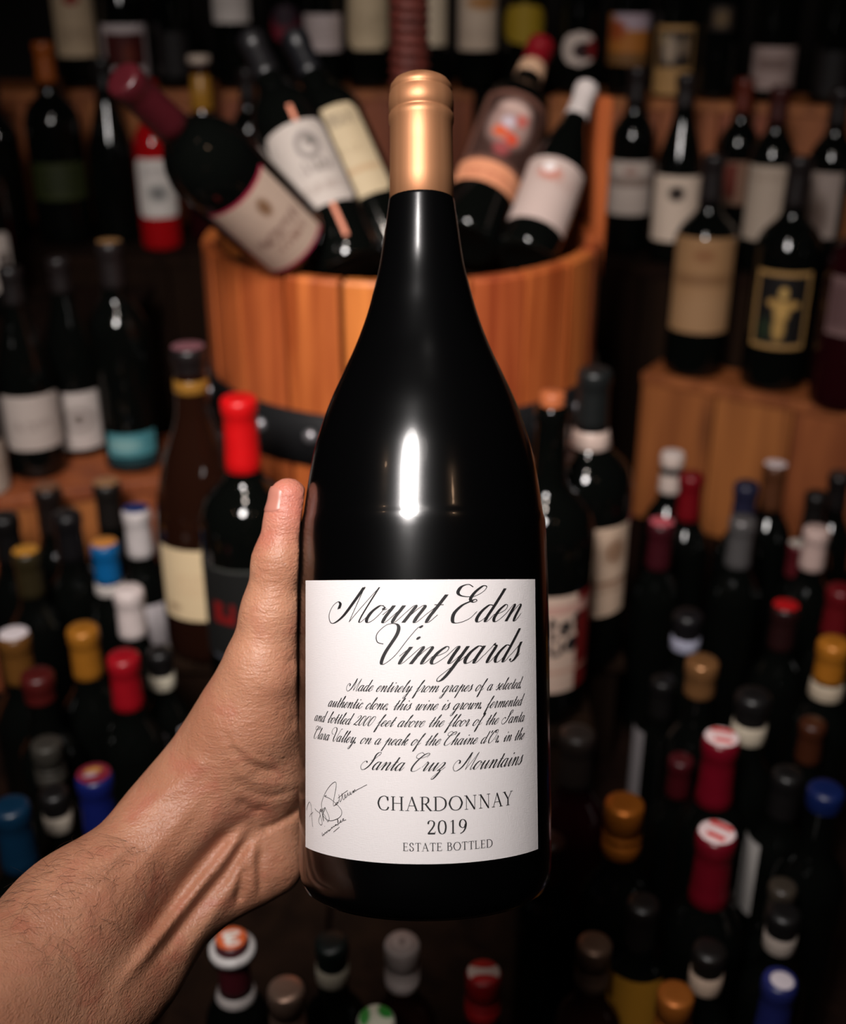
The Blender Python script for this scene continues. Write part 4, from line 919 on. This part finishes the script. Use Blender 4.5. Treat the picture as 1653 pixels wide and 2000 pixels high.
SIL = [(1040, 238.0), (1000, 232.5), (960, 226.5), (920, 220), (874, 210), (830, 196.5), (786, 180.5), (734, 157), (679, 131.5), (622, 110), (575, 96.5), (526, 84), (476, 75.5), (427, 68.5), (392, 63.6)]
bprof = [(0, .022), (.012, .020), (.028, .010), (.040, .002), (.0455, 0), (.0500, .0006), (.0545, .0035), (.0567, .008), (BR, .0135), (BR, .05), (BR, .09), (BR, .125)] + [sil(y, h) for y, h in SIL]
zc0 = sil(385, 62)[1] - .004; rN = sil(385, 61.5)[0]
zt = .3830
nz_prof = smooth_prof(bprof[8:], 5)
gp = bprof[:8] + nz_prof + [(rN - .0007, zc0 + .004), (rN - .0015, zt - .03), (rN - .0015, zt - .016), (0, zt - .016)]
held = empty('wine_bottle', mat=MB); tag(held, 'held black magnum with a gold capsule and a large white script label', 'wine bottle')
HG = NT('held_bottle_glass'); HG.b.inputs['Base Color'].default_value = (.0009, .0009, .001, 1); HG.b.inputs['Roughness'].default_value = .19
HG.b.inputs['Specular IOR Level'].default_value = .5; HG.b.inputs['Coat Weight'].default_value = .25; HG.b.inputs['Coat Roughness'].default_value = .03
_t = HG.n('ShaderNodeTexCoord'); _n = HG.n('ShaderNodeTexNoise'); _n.inputs['Scale'].default_value = 40; HG.l(_t.outputs['Object'], _n.inputs['Vector']); HG.bump(_n.outputs[0], .02, .001)
obj('glass', lathe('glass', gp, 128), HG.m, held)
# gold capsule with its pressed grooves
GOLD = NT('gold_foil'); _t = GOLD.n('ShaderNodeTexCoord'); _mp = GOLD.n('ShaderNodeMapping'); _mp.inputs['Scale'].default_value = (160, 160, 6)
GOLD.l(_t.outputs['Object'], _mp.inputs['Vector']); _n = GOLD.n('ShaderNodeTexNoise'); _n.inputs['Scale'].default_value = 1; _n.inputs['Detail'].default_value = 3
GOLD.l(_mp.outputs[0], _n.inputs['Vector'])
GOLD.l(GOLD.mix(_n.outputs[0], srgb(140, 90, 58), srgb(176, 126, 90)), GOLD.b.inputs['Base Color'])
GOLD.b.inputs['Metallic'].default_value = .7; GOLD.b.inputs['Roughness'].default_value = .48; GOLD.bump(_n.outputs[0], .12, .0006)
zl_, zg, zr = sil(240, 60)[1], sil(222, 60)[1], sil(181, 59)[1]
rT = .0152; r2 = .01545
cp = [(rN + .0001, zc0), (rN + .0003, zc0 + .0002), (.0152, zc0 + (zl_ - zc0) * .35), (.0149, zc0 + (zl_ - zc0) * .7), (.0149, zl_ - .0015), (r2, zl_), (r2 + .0001, zl_ + .0016), (r2, zg - .0012), (r2 - .0006, zg - .0006), (r2 - .0006, zg + .0004), (r2, zg + .001),
      (r2, (zg + zr) / 2), (r2 - .0003, zr - .0012), (r2 - .0009, zr - .0004), (r2 - .0009, zr + .0003), (r2 - .0005, zr + .0010), (r2 - .0010, zr + .0030), (r2 - .0026, zr + .0052), (r2 - .0052, zr + .0067), (r2 - .0085, zr + .0074), (0, zr + .0077)]
obj('capsule', lathe('capsule', cp, 96), GOLD.m, held)


def lab_uv(px, py):
    """photo point -> (arc length, height) on the label surface"""
    d = ray(px, py); o_ = CAM - (cen + bax * S0)
    dl = Vector((d.dot(bx_), d.dot(by_), d.dot(bax))); ol = Vector((o_.dot(bx_), o_.dot(by_), o_.dot(bax)))
    R = BR + .0003; a = dl.x ** 2 + dl.y ** 2; b = ol.x * dl.x + ol.y * dl.y; c = ol.x ** 2 + ol.y ** 2 - R * R
    t = (-b - math.sqrt(max(b * b - a * c, 0))) / a; p = ol + dl * t
    return R * math.atan2(p.x, -p.y), p.z


R_L = BR + .0003
uL, uR = lab_uv(597, 1400)[0], lab_uv(1048.5, 1400)[0]; vT, vB = lab_uv(828, 1132)[1], lab_uv(828, 1688)[1]
PAPER = NT('laid_label_paper'); PAPER.b.inputs['Base Color'].default_value = srgb(232, 226, 226); PAPER.b.inputs['Roughness'].default_value = .55; PAPER.b.inputs['Specular IOR Level'].default_value = .35
_u = PAPER.n('ShaderNodeUVMap'); _mp = PAPER.n('ShaderNodeMapping'); _mp.inputs['Scale'].default_value = (40, 420, 1); PAPER.l(_u.outputs[0], _mp.inputs['Vector'])
_n = PAPER.n('ShaderNodeTexNoise'); _n.inputs['Scale'].default_value = 1; _n.inputs['Detail'].default_value = 2; PAPER.l(_mp.outputs[0], _n.inputs['Vector'])
_mp2 = PAPER.n('ShaderNodeMapping'); _mp2.inputs['Scale'].default_value = (420, 40, 1); PAPER.l(_u.outputs[0], _mp2.inputs['Vector'])
_n2 = PAPER.n('ShaderNodeTexNoise'); _n2.inputs['Scale'].default_value = 1; _n2.inputs['Detail'].default_value = 2; PAPER.l(_mp2.outputs[0], _n2.inputs['Vector'])
PAPER.bump(PAPER.math('ADD', _n.outputs[0], _n2.outputs[0]), .35, .00035)
lab_o = obj('label', arc_label('label', R_L, uL / R_L, uR / R_L, vB, vT, 'rect', 80, 30), PAPER.m, held)
INKM = simple('black_ink', (.011, .010, .011, 1), .6)
PXM = (BD - BR) / FPX * 1.0          # metres per pixel on the label front


def uspan(x0, x1, y): return lab_uv(x0, y)[0], lab_uv(x1, y)[0]


for nm, txt, x0, x1, y, xh, th, ha, wg in (
    ('script_text', 'Mount Eden', 643, 1018, 1216, 33.5, .25, .05, .75),
    ('script_text', 'Vineyards', 737, 1019, 1297, 33.5, .25, .05, None),
    ('script_text', 'Made entirely from grapes of a selected.', 677, 1022, 1352, 11.8, .23, .08, .8),
    ('script_text', 'authentic clone. this wine is grown. fermented', 642, 1025, 1387, 11.8, .23, .08, .8),
    ('script_text', 'and bottled 2000 feet above the floor of the Santa', 615, 1025, 1420, 11.8, .23, .08, .8),
    ('script_text', "Clara Valley. on a peak of the Chaine d'Or. in the", 614, 1025, 1456, 11.8, .23, .08, .8),
    ('script_text', 'Santa Cruz Mountains', 705, 1022, 1506, 16, .23, .06, .9),
):
    ink = Ink(); u0, u1 = uspan(x0, x1, y); script_line(ink, txt, u0, u1, lab_uv(828, y)[1], xh * PXM, th, ha, .74, wg)
    ink.build(nm, R_L + .00012, INKM, lab_o)
for txt, x0, x1, y, chh in (('CHARDONNAY', 738, 1001, 1584, 27), ('2019', 834, 914, 1629.5, 26), ('ESTATE BOTTLED', 787, 963, 1662.5, 15.5)):
    ink = Ink(); u0, u1 = uspan(x0, x1, y - 8); roman_line(ink, txt, u0, u1, lab_uv(832, y)[1], chh * PXM, .125 if chh > 20 else .13, .045 if chh > 20 else .055)
    ink.build('capital_text', R_L + .00012, INKM, lab_o)
# handwritten signature (strokes read from the label)
SIG = [[(90, 800), (100, 740), (125, 670), (145, 645), (165, 680), (178, 740), (183, 830), (190, 950), (200, 1060), (206, 1115)], [(150, 925), (165, 880), (195, 855), (212, 838)],
       [(245, 770), (285, 815), (330, 850), (345, 900), (325, 960), (320, 1020), (345, 1070), (370, 1080), (385, 1040), (365, 950), (340, 860), (345, 800), (365, 780), (350, 830), (385, 800), (400, 760), (385, 850), (400, 960), (415, 1010), (400, 900), (410, 800), (440, 745), (430, 800), (400, 860)],
       [(375, 790), (372, 690), (385, 620), (430, 500), (500, 380), (570, 300), (625, 265), (650, 285), (648, 370), (625, 490), (605, 600), (595, 690), (610, 720), (640, 690), (660, 655), (680, 650), (660, 690), (645, 700), (690, 655), (700, 600)],
       [(375, 790), (385, 860), (420, 930), (480, 985), (560, 1000), (650, 975), (720, 930), (755, 870), (750, 800), (700, 730), (640, 670), (560, 600), (490, 560), (430, 535), (470, 518)],
       [(440, 750), (480, 840), (515, 930), (515, 985), (490, 1020), (470, 980), (440, 910), (400, 850)],
       [(700, 500), (712, 570), (720, 630), (735, 635), (760, 560), (760, 480), (775, 560), (790, 600), (815, 570), (830, 520), (812, 505), (812, 545), (840, 560), (865, 500), (872, 470), (880, 520), (910, 500), (915, 450), (925, 500), (940, 495), (960, 450), (985, 430), (970, 470), (990, 455), (1005, 405), (1015, 440), (1040, 415), (1060, 405), (1130, 370), (1235, 315)],
       [(685, 575), (780, 490), (870, 425)],
       [(385, 1225), (390, 1290), (415, 1250), (420, 1275), (440, 1220), (450, 1245), (470, 1200), (475, 1230), (500, 1175), (510, 1200), (530, 1165), (520, 1195), (555, 1150), (565, 1120), (575, 1140), (595, 1105), (610, 1115), (630, 1085), (650, 1070), (640, 1095), (670, 1070), (680, 1090), (690, 1010), (672, 970), (690, 1060), (720, 1030), (740, 985), (735, 1030), (765, 1010), (775, 975), (790, 960), (785, 1000), (810, 990), (840, 985)],
       [(600, 1215), (660, 1165), (715, 1120)], [(428, 1105), (436, 1108)]]
ink = Ink()
for st in SIG:
    pts = [np.array(lab_uv(590 + q[0] * .10284, 1500 + q[1] * .10284)) for q in spline(st, 5)]
    ink.ribbon(pts, lambda t: .00024, lambda x, y: (x, y))
ink.build('signature', R_L + .00012, INKM, lab_o)

# lettering on the white-and-red magnum label
ink = Ink(); Rm = .052 + .0006
big = [[(.02, .78), (.2, .92), (.3, .8), (.12, .62), (.3, .5), (.16, .38), (.02, .48)], [(.52, .98), (.5, .6), (.56, .36), (.66, .42)], [(.4, .8), (.66, .84)], [(1.02, .8), (.82, .78), (.78, .52), (.98, .5), (1.04, .86), (1.06, .5)], [(1.3, 1.05), (1.28, .6), (1.36, .5)], [(1.16, .9), (1.44, .94)],
       [(.28, .22), (.08, .24), (.04, -.04), (.24, -.06), (.3, .24), (.3, -.42)], [(.52, .24), (.52, -.04), (.68, -.1), (.8, .0), (.82, .28), (.86, -.06)], [(1.1, .34), (1.0, .1), (1.14, -.02), (1.3, .1), (1.26, .3), (1.1, .34)]]
for st in big:
    pts = [np.array(p) for p in spline(st, 6)]
    ink.ribbon(pts, lambda t: .11, lambda x, y: (-.008 + x * .038, .098 + y * .042))
ink.dot((.17, .09), .13, lambda x, y: (-.008 + x * .038, .098 + y * .042)); ink.dot((1.14, .16), .15, lambda x, y: (-.008 + x * .038, .098 + y * .042)); ink.dot((.92, .66), .09, lambda x, y: (-.008 + x * .038, .098 + y * .042))
ink.build('label_text', Rm, INKM, [c for c in P6B.children if c.name.startswith('label')][0])

# ------------------------------------------------------------------ the hand and forearm that hold the bottle
# built as one continuous surface: a blended distance field of tapered limbs, meshed on a grid
def C(px, py, d):        # photo point at depth d -> camera-frame metres (x right, y up, z away)
    return np.array(((px - 826.5) / FPX * d, -(py - 1000) / FPX * d, d))


def cam_xyz(v):          # world vector -> camera frame
    return np.array((v.dot(RT), v.dot(UP), v.dot(FW)))


bc = cam_xyz(cen - CAM); bxv = cam_xyz(bx_); byv = cam_xyz(by_); bzv = cam_xyz(bax)


def onb(phi, s, rad):    # around the bottle: phi=0 left side, +90 behind; s along axis
    a = math.radians(phi)
    return bc + bxv * (-math.cos(a) * rad) + byv * (math.sin(a) * rad) + bzv * s


def cone(P, a, b, ra, rb):
    ba = b - a; l2 = ba @ ba
    pa = [P[i] - a[i] for i in range(3)]
    h = np.clip((pa[0] * ba[0] + pa[1] * ba[1] + pa[2] * ba[2]) / l2, 0, 1).astype(np.float32)
    d = np.sqrt((pa[0] - h * ba[0]) ** 2 + (pa[1] - h * ba[1]) ** 2 + (pa[2] - h * ba[2]) ** 2)
    return d - (ra + (rb - ra) * h)


def smin(a, b, k):
    h = np.clip(.5 + .5 * (b - a) / k, 0, 1)
    return b + (a - b) * h - k * h * (1 - h)


U = .0002374             # metres per pixel near the bottle
LIMBS = []               # (a, b, ra, rb, blend)
D0 = .546


def limb(p, q, rp, rq, k=.012): LIMBS.append((np.array(p), np.array(q), rp, rq, k))


# thumb
limb(C(563, 971, .541), C(559, 1015, .541), 37 * U, 40 * U, .004)
limb(C(559, 1015, .541), C(546, 1098, .541), 40 * U, 50.5 * U, .004)
limb(C(546, 1098, .541), C(531, 1200, .543), 50.5 * U, 55 * U, .005)
limb(C(531, 1200, .543), C(513, 1312, .546), 55 * U, 72 * U, .008)
limb(C(513, 1312, .546), C(478, 1410, .553), 72 * U, 88 * U, .010)
limb(C(478, 1410, .553), C(425, 1500, .560), 88 * U, 92 * U, .014)
# thenar pad and heel of the hand
limb(C(515, 1400, .556), C(520, 1500, .566), 72 * U, 78 * U, .014)
limb(C(520, 1500, .566), C(515, 1590, .572), 78 * U, 62 * U, .012)
limb(C(545, 1610, .574), C(525, 1680, .572), 50 * U, 66 * U, .010)
limb(C(525, 1680, .572), C(500, 1700, .570), 66 * U, 58 * U, .008)
# wrist and forearm (thumb side, little-finger side, middle)
limb(C(425, 1500, .560), C(345, 1592, .556), 88 * U, 84 * U, .016)
limb(C(345, 1592, .556), C(140, 1795, .520), 84 * U, 102 * U, .018)
limb(C(140, 1795, .520), C(-150, 2095, .455), 102 * U, 140 * U, .02)
limb(C(480, 1650, .572), C(425, 1690, .572), 70 * U, 82 * U, .016)
limb(C(425, 1690, .572), C(225, 1890, .540), 82 * U, 108 * U, .018)
limb(C(225, 1890, .540), C(-60, 2190, .470), 108 * U, 155 * U, .02)
limb(C(400, 1640, .585), C(150, 1870, .545), 88 * U, 112 * U, .02)
# palm towards the finger roots behind the bottle
RK = BR + .0125
KN = [(-.024, .0115, 58), (-.046, .0118, 60), (-.068, .0112, 58), (-.088, .0100, 52)]
for (s_, r_, ph) in KN:
    limb(C(455, 1580, .585), onb(36, s_, RK + .004), .022, r_ + .003, .016)
limb(C(500, 1420, .566), onb(34, -.022, RK + .002), .016, .0125, .014)
# four fingers curling round the back of the bottle
for (s_, r_, ph) in KN:
    p = [onb(36, s_, RK + .003), onb(36 + ph * .55, s_ + .002, BR + r_ * .98), onb(36 + ph, s_ + .004, BR + r_ * .88), onb(36 + ph * 1.36, s_ + .005, BR + r_ * .8)]
    limb(p[0], p[1], r_ + .001, r_ * .95, .006); limb(p[1], p[2], r_ * .95, r_ * .86, .004); limb(p[2], p[3], r_ * .86, r_ * .74, .004)


def polyd(px, py, pts):
    """distance in pixels from (px,py) to a polyline, and parameter along it"""
    best = None; par = None; n = len(pts) - 1
    for i, (a, b) in enumerate(zip(pts, pts[1:])):
        ax, ay = a; bx2, by2 = b[0] - ax, b[1] - ay; l2 = bx2 * bx2 + by2 * by2
        h = np.clip(((px - ax) * bx2 + (py - ay) * by2) / l2, 0, 1); d = np.hypot(px - ax - h * bx2, py - ay - h * by2)
        if best is None: best = d; par = (i + h) / n
        else: m_ = d < best; best = np.where(m_, d, best); par = np.where(m_, (i + h) / n, par)
    return best, par


# relief: (polyline in the arm's own drawing plane, width px, height m)  + ridge / - furrow
REL = [
    ([(486, 1612), (440, 1676), (395, 1728), (320, 1822), (230, 1930)], 13, .0025),        # wrist tendon
    ([(452, 1618), (405, 1672), (352, 1742), (270, 1850)], 16, -.0019),
    ([(492, 1625), (440, 1706), (380, 1776), (300, 1878)], 12, -.0026),
    ([(500, 1640), (470, 1710), (425, 1778), (350, 1880)], 14, .0016),
    ([(497, 1640), (494, 1690), (494, 1755)], 10, .0010), ([(478, 1690), (470, 1730), (462, 1765)], 8, -.0022), ([(508, 1660), (508, 1745)], 7, -.0012),
    ([(584, 1580), (560, 1598), (535, 1612), (505, 1622)], 7, -.0018),                      # wrist crease
    ([(448, 1458), (478, 1488), (510, 1502), (545, 1508)], 5, -.0011), ([(452, 1445), (480, 1472), (512, 1486), (535, 1490)], 5, .0008),
    ([(436, 1430), (460, 1462), (490, 1480)], 5, -.0009), ([(455, 1520), (490, 1548), (530, 1556), (572, 1546)], 6, -.0009), ([(460, 1502), (495, 1526), (535, 1532), (570, 1524)], 6, .0007),
    ([(462, 1560), (496, 1584), (515, 1578)], 8, -.0012), ([(560, 1420), (582, 1400)], 7, -.0006),
    ([(490, 1092), (520, 1100), (560, 1096)], 4, -.0005), ([(495, 1078), (520, 1074), (548, 1080)], 4, -.0004), ([(495, 1112), (525, 1118), (556, 1112)], 4, -.0004), ([(500, 1085), (525, 1088), (548, 1088)], 5, .0004),
    ([(555, 1300), (578, 1285), (588, 1270)], 6, -.0007), ([(575, 1165), (592, 1120)], 8, -.0006),
    ([(300, 1560), (340, 1540), (375, 1510), (400, 1480)], 14, .0009), ([(385, 1560), (330, 1640), (250, 1720)], 20, .0008), ([(420, 1540), (370, 1610), (300, 1690)], 18, -.0006),
]
hs = .0015
lo = np.array((-.275, -.345, .385)); hi = np.array((.060, .022, .655))
gx, gy, gz = [np.arange(lo[i], hi[i] + hs, hs, dtype=np.float32) for i in range(3)]
F = np.full((len(gx), len(gy), len(gz)), 1.0, np.float32)


def box_idx(a, b, r):
    mn = np.minimum(a, b) - r; mx = np.maximum(a, b) + r
    return [slice(max(0, int((mn[i] - lo[i]) / hs)), max(0, int((mx[i] - lo[i]) / hs) + 2)) for i in range(3)]


for (a, b, ra, rb, k) in LIMBS:
    sl = tuple(box_idx(a, b, max(ra, rb) + .035))
    if F[sl].size == 0: continue
    P = np.meshgrid(gx[sl[0]], gy[sl[1]], gz[sl[2]], indexing='ij', sparse=True)
    F[sl] = smin(F[sl], cone(P, a, b, ra, rb).astype(np.float32), np.float32(k))


def relief(P):
    px = 826.5 + FPX * P[0] / P[2]; py = 1000 - FPX * P[1] / P[2]; r = 0
    for pts, wd, hgt in REL:
        d, t = polyd(px, py, pts); r = r + hgt * np.exp(-(d / wd) ** 2) * np.clip(np.minimum(t, 1 - t) * 6 + .15, 0, 1)
    return r


# the flesh flattens where it presses on the glass
band = np.where(np.abs(F) < .012)
Pb = (gx[band[0]], gy[band[1]], gz[band[2]])
Fb = F[band] - relief(Pb).astype(np.float32)
q = [Pb[i] - bc[i] for i in range(3)]
ux = q[0] * bxv[0] + q[1] * bxv[1] + q[2] * bxv[2]; uy = q[0] * byv[0] + q[1] * byv[1] + q[2] * byv[2]; uz = q[0] * bzv[0] + q[1] * bzv[1] + q[2] * bzv[2]
prof_r = np.interp(uz - S0, [z for r, z in gp[8:]], [r for r, z in gp[8:]]).astype(np.float32)
Fb = np.maximum(Fb, (prof_r + .0009) - np.hypot(ux, uy))
F[band] = Fb


def surface_nets(F, lo, h):
    ins = F < 0; nx, ny, nz2 = F.shape
    c = np.zeros((nx - 1, ny - 1, nz2 - 1), np.uint8)
    for i in (0, 1):
        for j in (0, 1):
            for k in (0, 1): c += ins[i:nx - 1 + i, j:ny - 1 + j, k:nz2 - 1 + k]
    act = np.argwhere((c > 0) & (c < 8)); idm = np.full(c.shape, -1, np.int32); idm[tuple(act.T)] = np.arange(len(act))
    acc = np.zeros((len(act), 3)); cnt = np.zeros(len(act))
    cor = [(i, j, k) for i in (0, 1) for j in (0, 1) for k in (0, 1)]
    for a in cor:
        for ax in range(3):
            if a[ax]: continue
            b = list(a); b[ax] = 1
            fa = F[act[:, 0] + a[0], act[:, 1] + a[1], act[:, 2] + a[2]]; fb = F[act[:, 0] + b[0], act[:, 1] + b[1], act[:, 2] + b[2]]
            m_ = (fa < 0) != (fb < 0); t = np.where(m_, fa / np.where(m_, fa - fb, 1), 0)
            p = np.tile(np.array(a, float), (len(act), 1)); p[:, ax] += t
            acc[m_] += p[m_]; cnt[m_] += 1
    v = (act + acc / cnt[:, None]) * h + lo
    quads = []
    for ax in range(3):
        o1, o2 = [(1, 2), (2, 0), (0, 1)][ax]
        s0 = [slice(None)] * 3; s1 = [slice(None)] * 3; s0[ax] = slice(0, -1); s1[ax] = slice(1, None)
        e = np.argwhere(ins[tuple(s0)] != ins[tuple(s1)])
        e = e[(e[:, o1] > 0) & (e[:, o2] > 0) & (e[:, o1] < F.shape[o1] - 1) & (e[:, o2] < F.shape[o2] - 1)]
        def g(d1, d2):
            w_ = e.copy(); w_[:, o1] -= d1; w_[:, o2] -= d2; return idm[tuple(w_.T)]
        qd = np.stack([g(1, 1), g(0, 1), g(0, 0), g(1, 0)], 1)
        fl = ins[tuple(e.T)]; qd[~fl] = qd[~fl][:, ::-1]; quads.append(qd)
    return v, np.concatenate(quads)


hv, hq = surface_nets(F, lo, hs)
RM = np.array([list(RT), list(UP), list(FW)])          # rows: camera axes in world
handroot = at(420, 1560, .57)
hw = hv @ RM + np.array(CAM) - np.array(handroot)
hme = bpy.data.meshes.new('person'); hme.vertices.add(len(hw)); hme.vertices.foreach_set('co', hw.astype(np.float32).ravel())
hme.loops.add(len(hq) * 4); hme.loops.foreach_set('vertex_index', hq.astype(np.int32).ravel())
hme.polygons.add(len(hq)); hme.polygons.foreach_set('loop_start', np.arange(0, len(hq) * 4, 4, dtype=np.int32)); hme.polygons.foreach_set('loop_total', np.full(len(hq), 4, np.int32))
hme.update(calc_edges=True); hme.validate(); hme.polygons.foreach_set('use_smooth', [True] * len(hme.polygons))

SK = NT('skin'); tc = SK.n('ShaderNodeTexCoord')


def noise(scale, detail=3, dist=0, vec=None):
    n_ = SK.n('ShaderNodeTexNoise'); n_.inputs['Scale'].default_value = scale; n_.inputs['Detail'].default_value = detail; n_.inputs['Distortion'].default_value = dist
    SK.l(vec if vec is not None else tc.outputs['Object'], n_.inputs['Vector']); return n_.outputs[0]


def ramp(v, a, b): return SK.math('DIVIDE', SK.math('SUBTRACT', v, a), b - a, clamp=True)


c0 = SK.mix(ramp(noise(26, 4), .35, .65), srgb(166, 112, 86), srgb(184, 132, 104))
c0 = SK.mix(SK.math('MULTIPLY', ramp(noise(55, 3, .5), .52, .72), .55), c0, srgb(164, 90, 72))
c0 = SK.mix(SK.math('MULTIPLY', ramp(noise(16, 2), .56, .7), .4), c0, srgb(160, 94, 76))
vs = SK.n('ShaderNodeTexVoronoi'); vs.inputs['Scale'].default_value = 30; SK.l(tc.outputs['Object'], vs.inputs['Vector'])
c0 = SK.mix(SK.math('MULTIPLY', ramp(vs.outputs['Distance'], .05, .03), .45), c0, srgb(96, 44, 30))
tip = to_l = (C(560, 985, .541) @ np.array([list(RT), list(UP), list(FW)]) + np.array(CAM) - np.array(handroot))
vd = SK.n('ShaderNodeVectorMath', operation='DISTANCE'); SK.l(tc.outputs['Object'], vd.inputs[0]); vd.inputs[1].default_value = tuple(tip.tolist())
c0 = SK.mix(SK.math('MULTIPLY', ramp(vd.outputs['Value'], .026, .010), .6), c0, srgb(188, 108, 96))
SK.l(c0, SK.b.inputs['Base Color'])
SK.b.inputs['Roughness'].default_value = .47; SK.b.inputs['Specular IOR Level'].default_value = .45
SK.b.inputs['Subsurface Weight'].default_value = .18; SK.b.inputs['Subsurface Radius'].default_value = (.008, .003, .0015); SK.b.inputs['Subsurface Scale'].default_value = .5
mpw = SK.n('ShaderNodeMapping'); mpw.inputs['Rotation'].default_value = (0, math.radians(38), 0); mpw.inputs['Scale'].default_value = (150, 300, 620); SK.l(tc.outputs['Object'], mpw.inputs['Vector'])
fine = noise(1, 3, .8, mpw.outputs[0])
vc = SK.n('ShaderNodeTexVoronoi'); vc.inputs['Scale'].default_value = 620; vc.feature = 'DISTANCE_TO_EDGE'; SK.l(tc.outputs['Object'], vc.inputs['Vector'])
hgt = SK.math('ADD', SK.math('ADD', SK.math('MULTIPLY', fine, .8), SK.math('MULTIPLY', vc.outputs['Distance'], .5)), SK.math('MULTIPLY', noise(120, 4), 1.1))
SK.bump(hgt, .6, .0010)
person = obj('person', hme, SK.m); person.location = handroot
tag(person, 'bare left forearm and hand gripping the held magnum, thumb up', 'person')

# thumb nail: a curved plate lying on the surface of the thumb tip


def sdf_pt(p):
    i = [(p[k] - lo[k]) / hs for k in range(3)]; b = [int(math.floor(x)) for x in i]; f_ = [i[k] - b[k] for k in range(3)]; r = 0
    for a in (0, 1):
        for c_ in (0, 1):
            for d_ in (0, 1):
                r += F[b[0] + a, b[1] + c_, b[2] + d_] * (f_[0] if a else 1 - f_[0]) * (f_[1] if c_ else 1 - f_[1]) * (f_[2] if d_ else 1 - f_[2])
    return r


def to_local(p):
    return Vector((p @ RM + np.array(CAM) - np.array(handroot)).tolist())


ta, tb_ = C(565, 940, .541), C(555, 1040, .541); tax = (tb_ - ta) / np.linalg.norm(tb_ - ta)
e1 = np.array((0, 0, -1.0)); e1 -= tax * (e1 @ tax); e1 /= np.linalg.norm(e1); e2 = np.array((-1.0, 0, 0)); e2 -= tax * (e2 @ tax); e2 /= np.linalg.norm(e2)


def thumb_surf(ax_t, ang, off):
    o_ = C(564 - (ax_t - 955) * .07, ax_t, .541); d = e1 * math.cos(ang) + e2 * math.sin(ang); r = .0
    for _ in range(60):
        v_ = sdf_pt(o_ + d * r)
        if v_ > -1e-5: break
        r += max(-v_ * .7, 5e-5)
    return o_ + d * (r + off)


nv = []; nf = []; NA, NL = 12, 12
for j in range(NL + 1):
    q_ = j / NL
    for i in range(NA + 1):
        t_ = 2 * i / NA - 1
        y0 = 953 + 10 * abs(t_) ** 2.2; y1 = 1006 - 7 * abs(t_) ** 2
        off = .0003 + .0004 * (1 - t_ * t_) * (1 - q_) - .0006 * (abs(t_) > .99) - .0006 * (q_ > .99)
        nv.append(to_local(thumb_surf(y0 + (y1 - y0) * q_, math.radians(60 + 50 * t_), off)))
for j in range(NL):
    for i in range(NA): nf.append((j * (NA + 1) + i, j * (NA + 1) + i + 1, (j + 1) * (NA + 1) + i + 1, (j + 1) * (NA + 1) + i))
NAIL = simple('thumb_nail', srgb(176, 114, 98), .4, 0, .5)
nl = obj('thumb_nail', mesh('thumb_nail', nv, nf), NAIL, person)

# fine curly hair along the forearm
rng = random.Random(3); hvts = []; hfs = []


def surf_at(px, py):
    d0 = None
    t = .40
    while t < .64:
        p = C(px, py, t)
        if any(p[k] <= lo[k] + hs or p[k] >= hi[k] - 2 * hs for k in range(3)): t += .002; continue
        v_ = sdf_pt(p)
        if v_ < 0: return p
        t += max(v_ * .8, .0002)
    return None


def grad(p):
    e = .0016; g_ = np.array([sdf_pt(p + np.eye(3)[k] * e) - sdf_pt(p - np.eye(3)[k] * e) for k in range(3)]); return g_ / (np.linalg.norm(g_) + 1e-9)


nh = 0; tries = 0
while nh < 170 and tries < 3000:
    tries += 1
    u_ = rng.random(); w_ = rng.random() ** 1.35
    ex, ey = 405 - 405 * u_, 1445 + 312 * u_               # upper edge of the arm
    px_, py_ = ex + 150 * w_ * .66 + 6, ey + 190 * w_ * .75 + 4
    if py_ > 1960 or px_ < 4: continue
    p = surf_at(px_, py_)
    if p is None: continue
    n_ = grad(p); tdir = np.array((-.75 + rng.uniform(-.5, .7), -.6 + rng.uniform(-.5, .9), rng.uniform(-.3, .3))); tdir -= n_ * (tdir @ n_); tdir /= np.linalg.norm(tdir)
    sd = np.cross(n_, tdir); L = rng.uniform(.010, .024) * (1.0 if u_ < .6 else .75); cv = rng.uniform(-2.2, 2.2); pts = []; pos = p.copy(); ns_ = 9
    for k in range(ns_):
        q_ = k / (ns_ - 1); dr = tdir * math.cos(cv * q_) + sd * math.sin(cv * q_) + n_ * (.55 * (1 - q_ * 1.5))
        pts.append(pos.copy()); pos = pos + dr / np.linalg.norm(dr) * L / (ns_ - 1)
    b0 = len(hvts)
    for k, pt in enumerate(pts):
        r_ = .00006 * (1 - .7 * k / (ns_ - 1)); t_ = pts[min(k + 1, ns_ - 1)] - pts[max(k - 1, 0)]; t_ /= np.linalg.norm(t_)
        a_ = np.cross(t_, (0.3, .5, .8)); a_ /= np.linalg.norm(a_); b_ = np.cross(t_, a_)
        for m_ in range(3): an = 2 * math.pi * m_ / 3; hvts.append(to_local(pt + (a_ * math.cos(an) + b_ * math.sin(an)) * r_))
    for k in range(ns_ - 1):
        for m_ in range(3): hfs.append((b0 + 3 * k + m_, b0 + 3 * k + (m_ + 1) % 3, b0 + 3 * k + 3 + (m_ + 1) % 3, b0 + 3 * k + 3 + m_))
    nh += 1
HAIR = simple('arm_hair', srgb(58, 34, 24), .45)
ah = obj('arm_hair', mesh('arm_hair', hvts, hfs), HAIR, person); ah['kind'] = 'stuff'
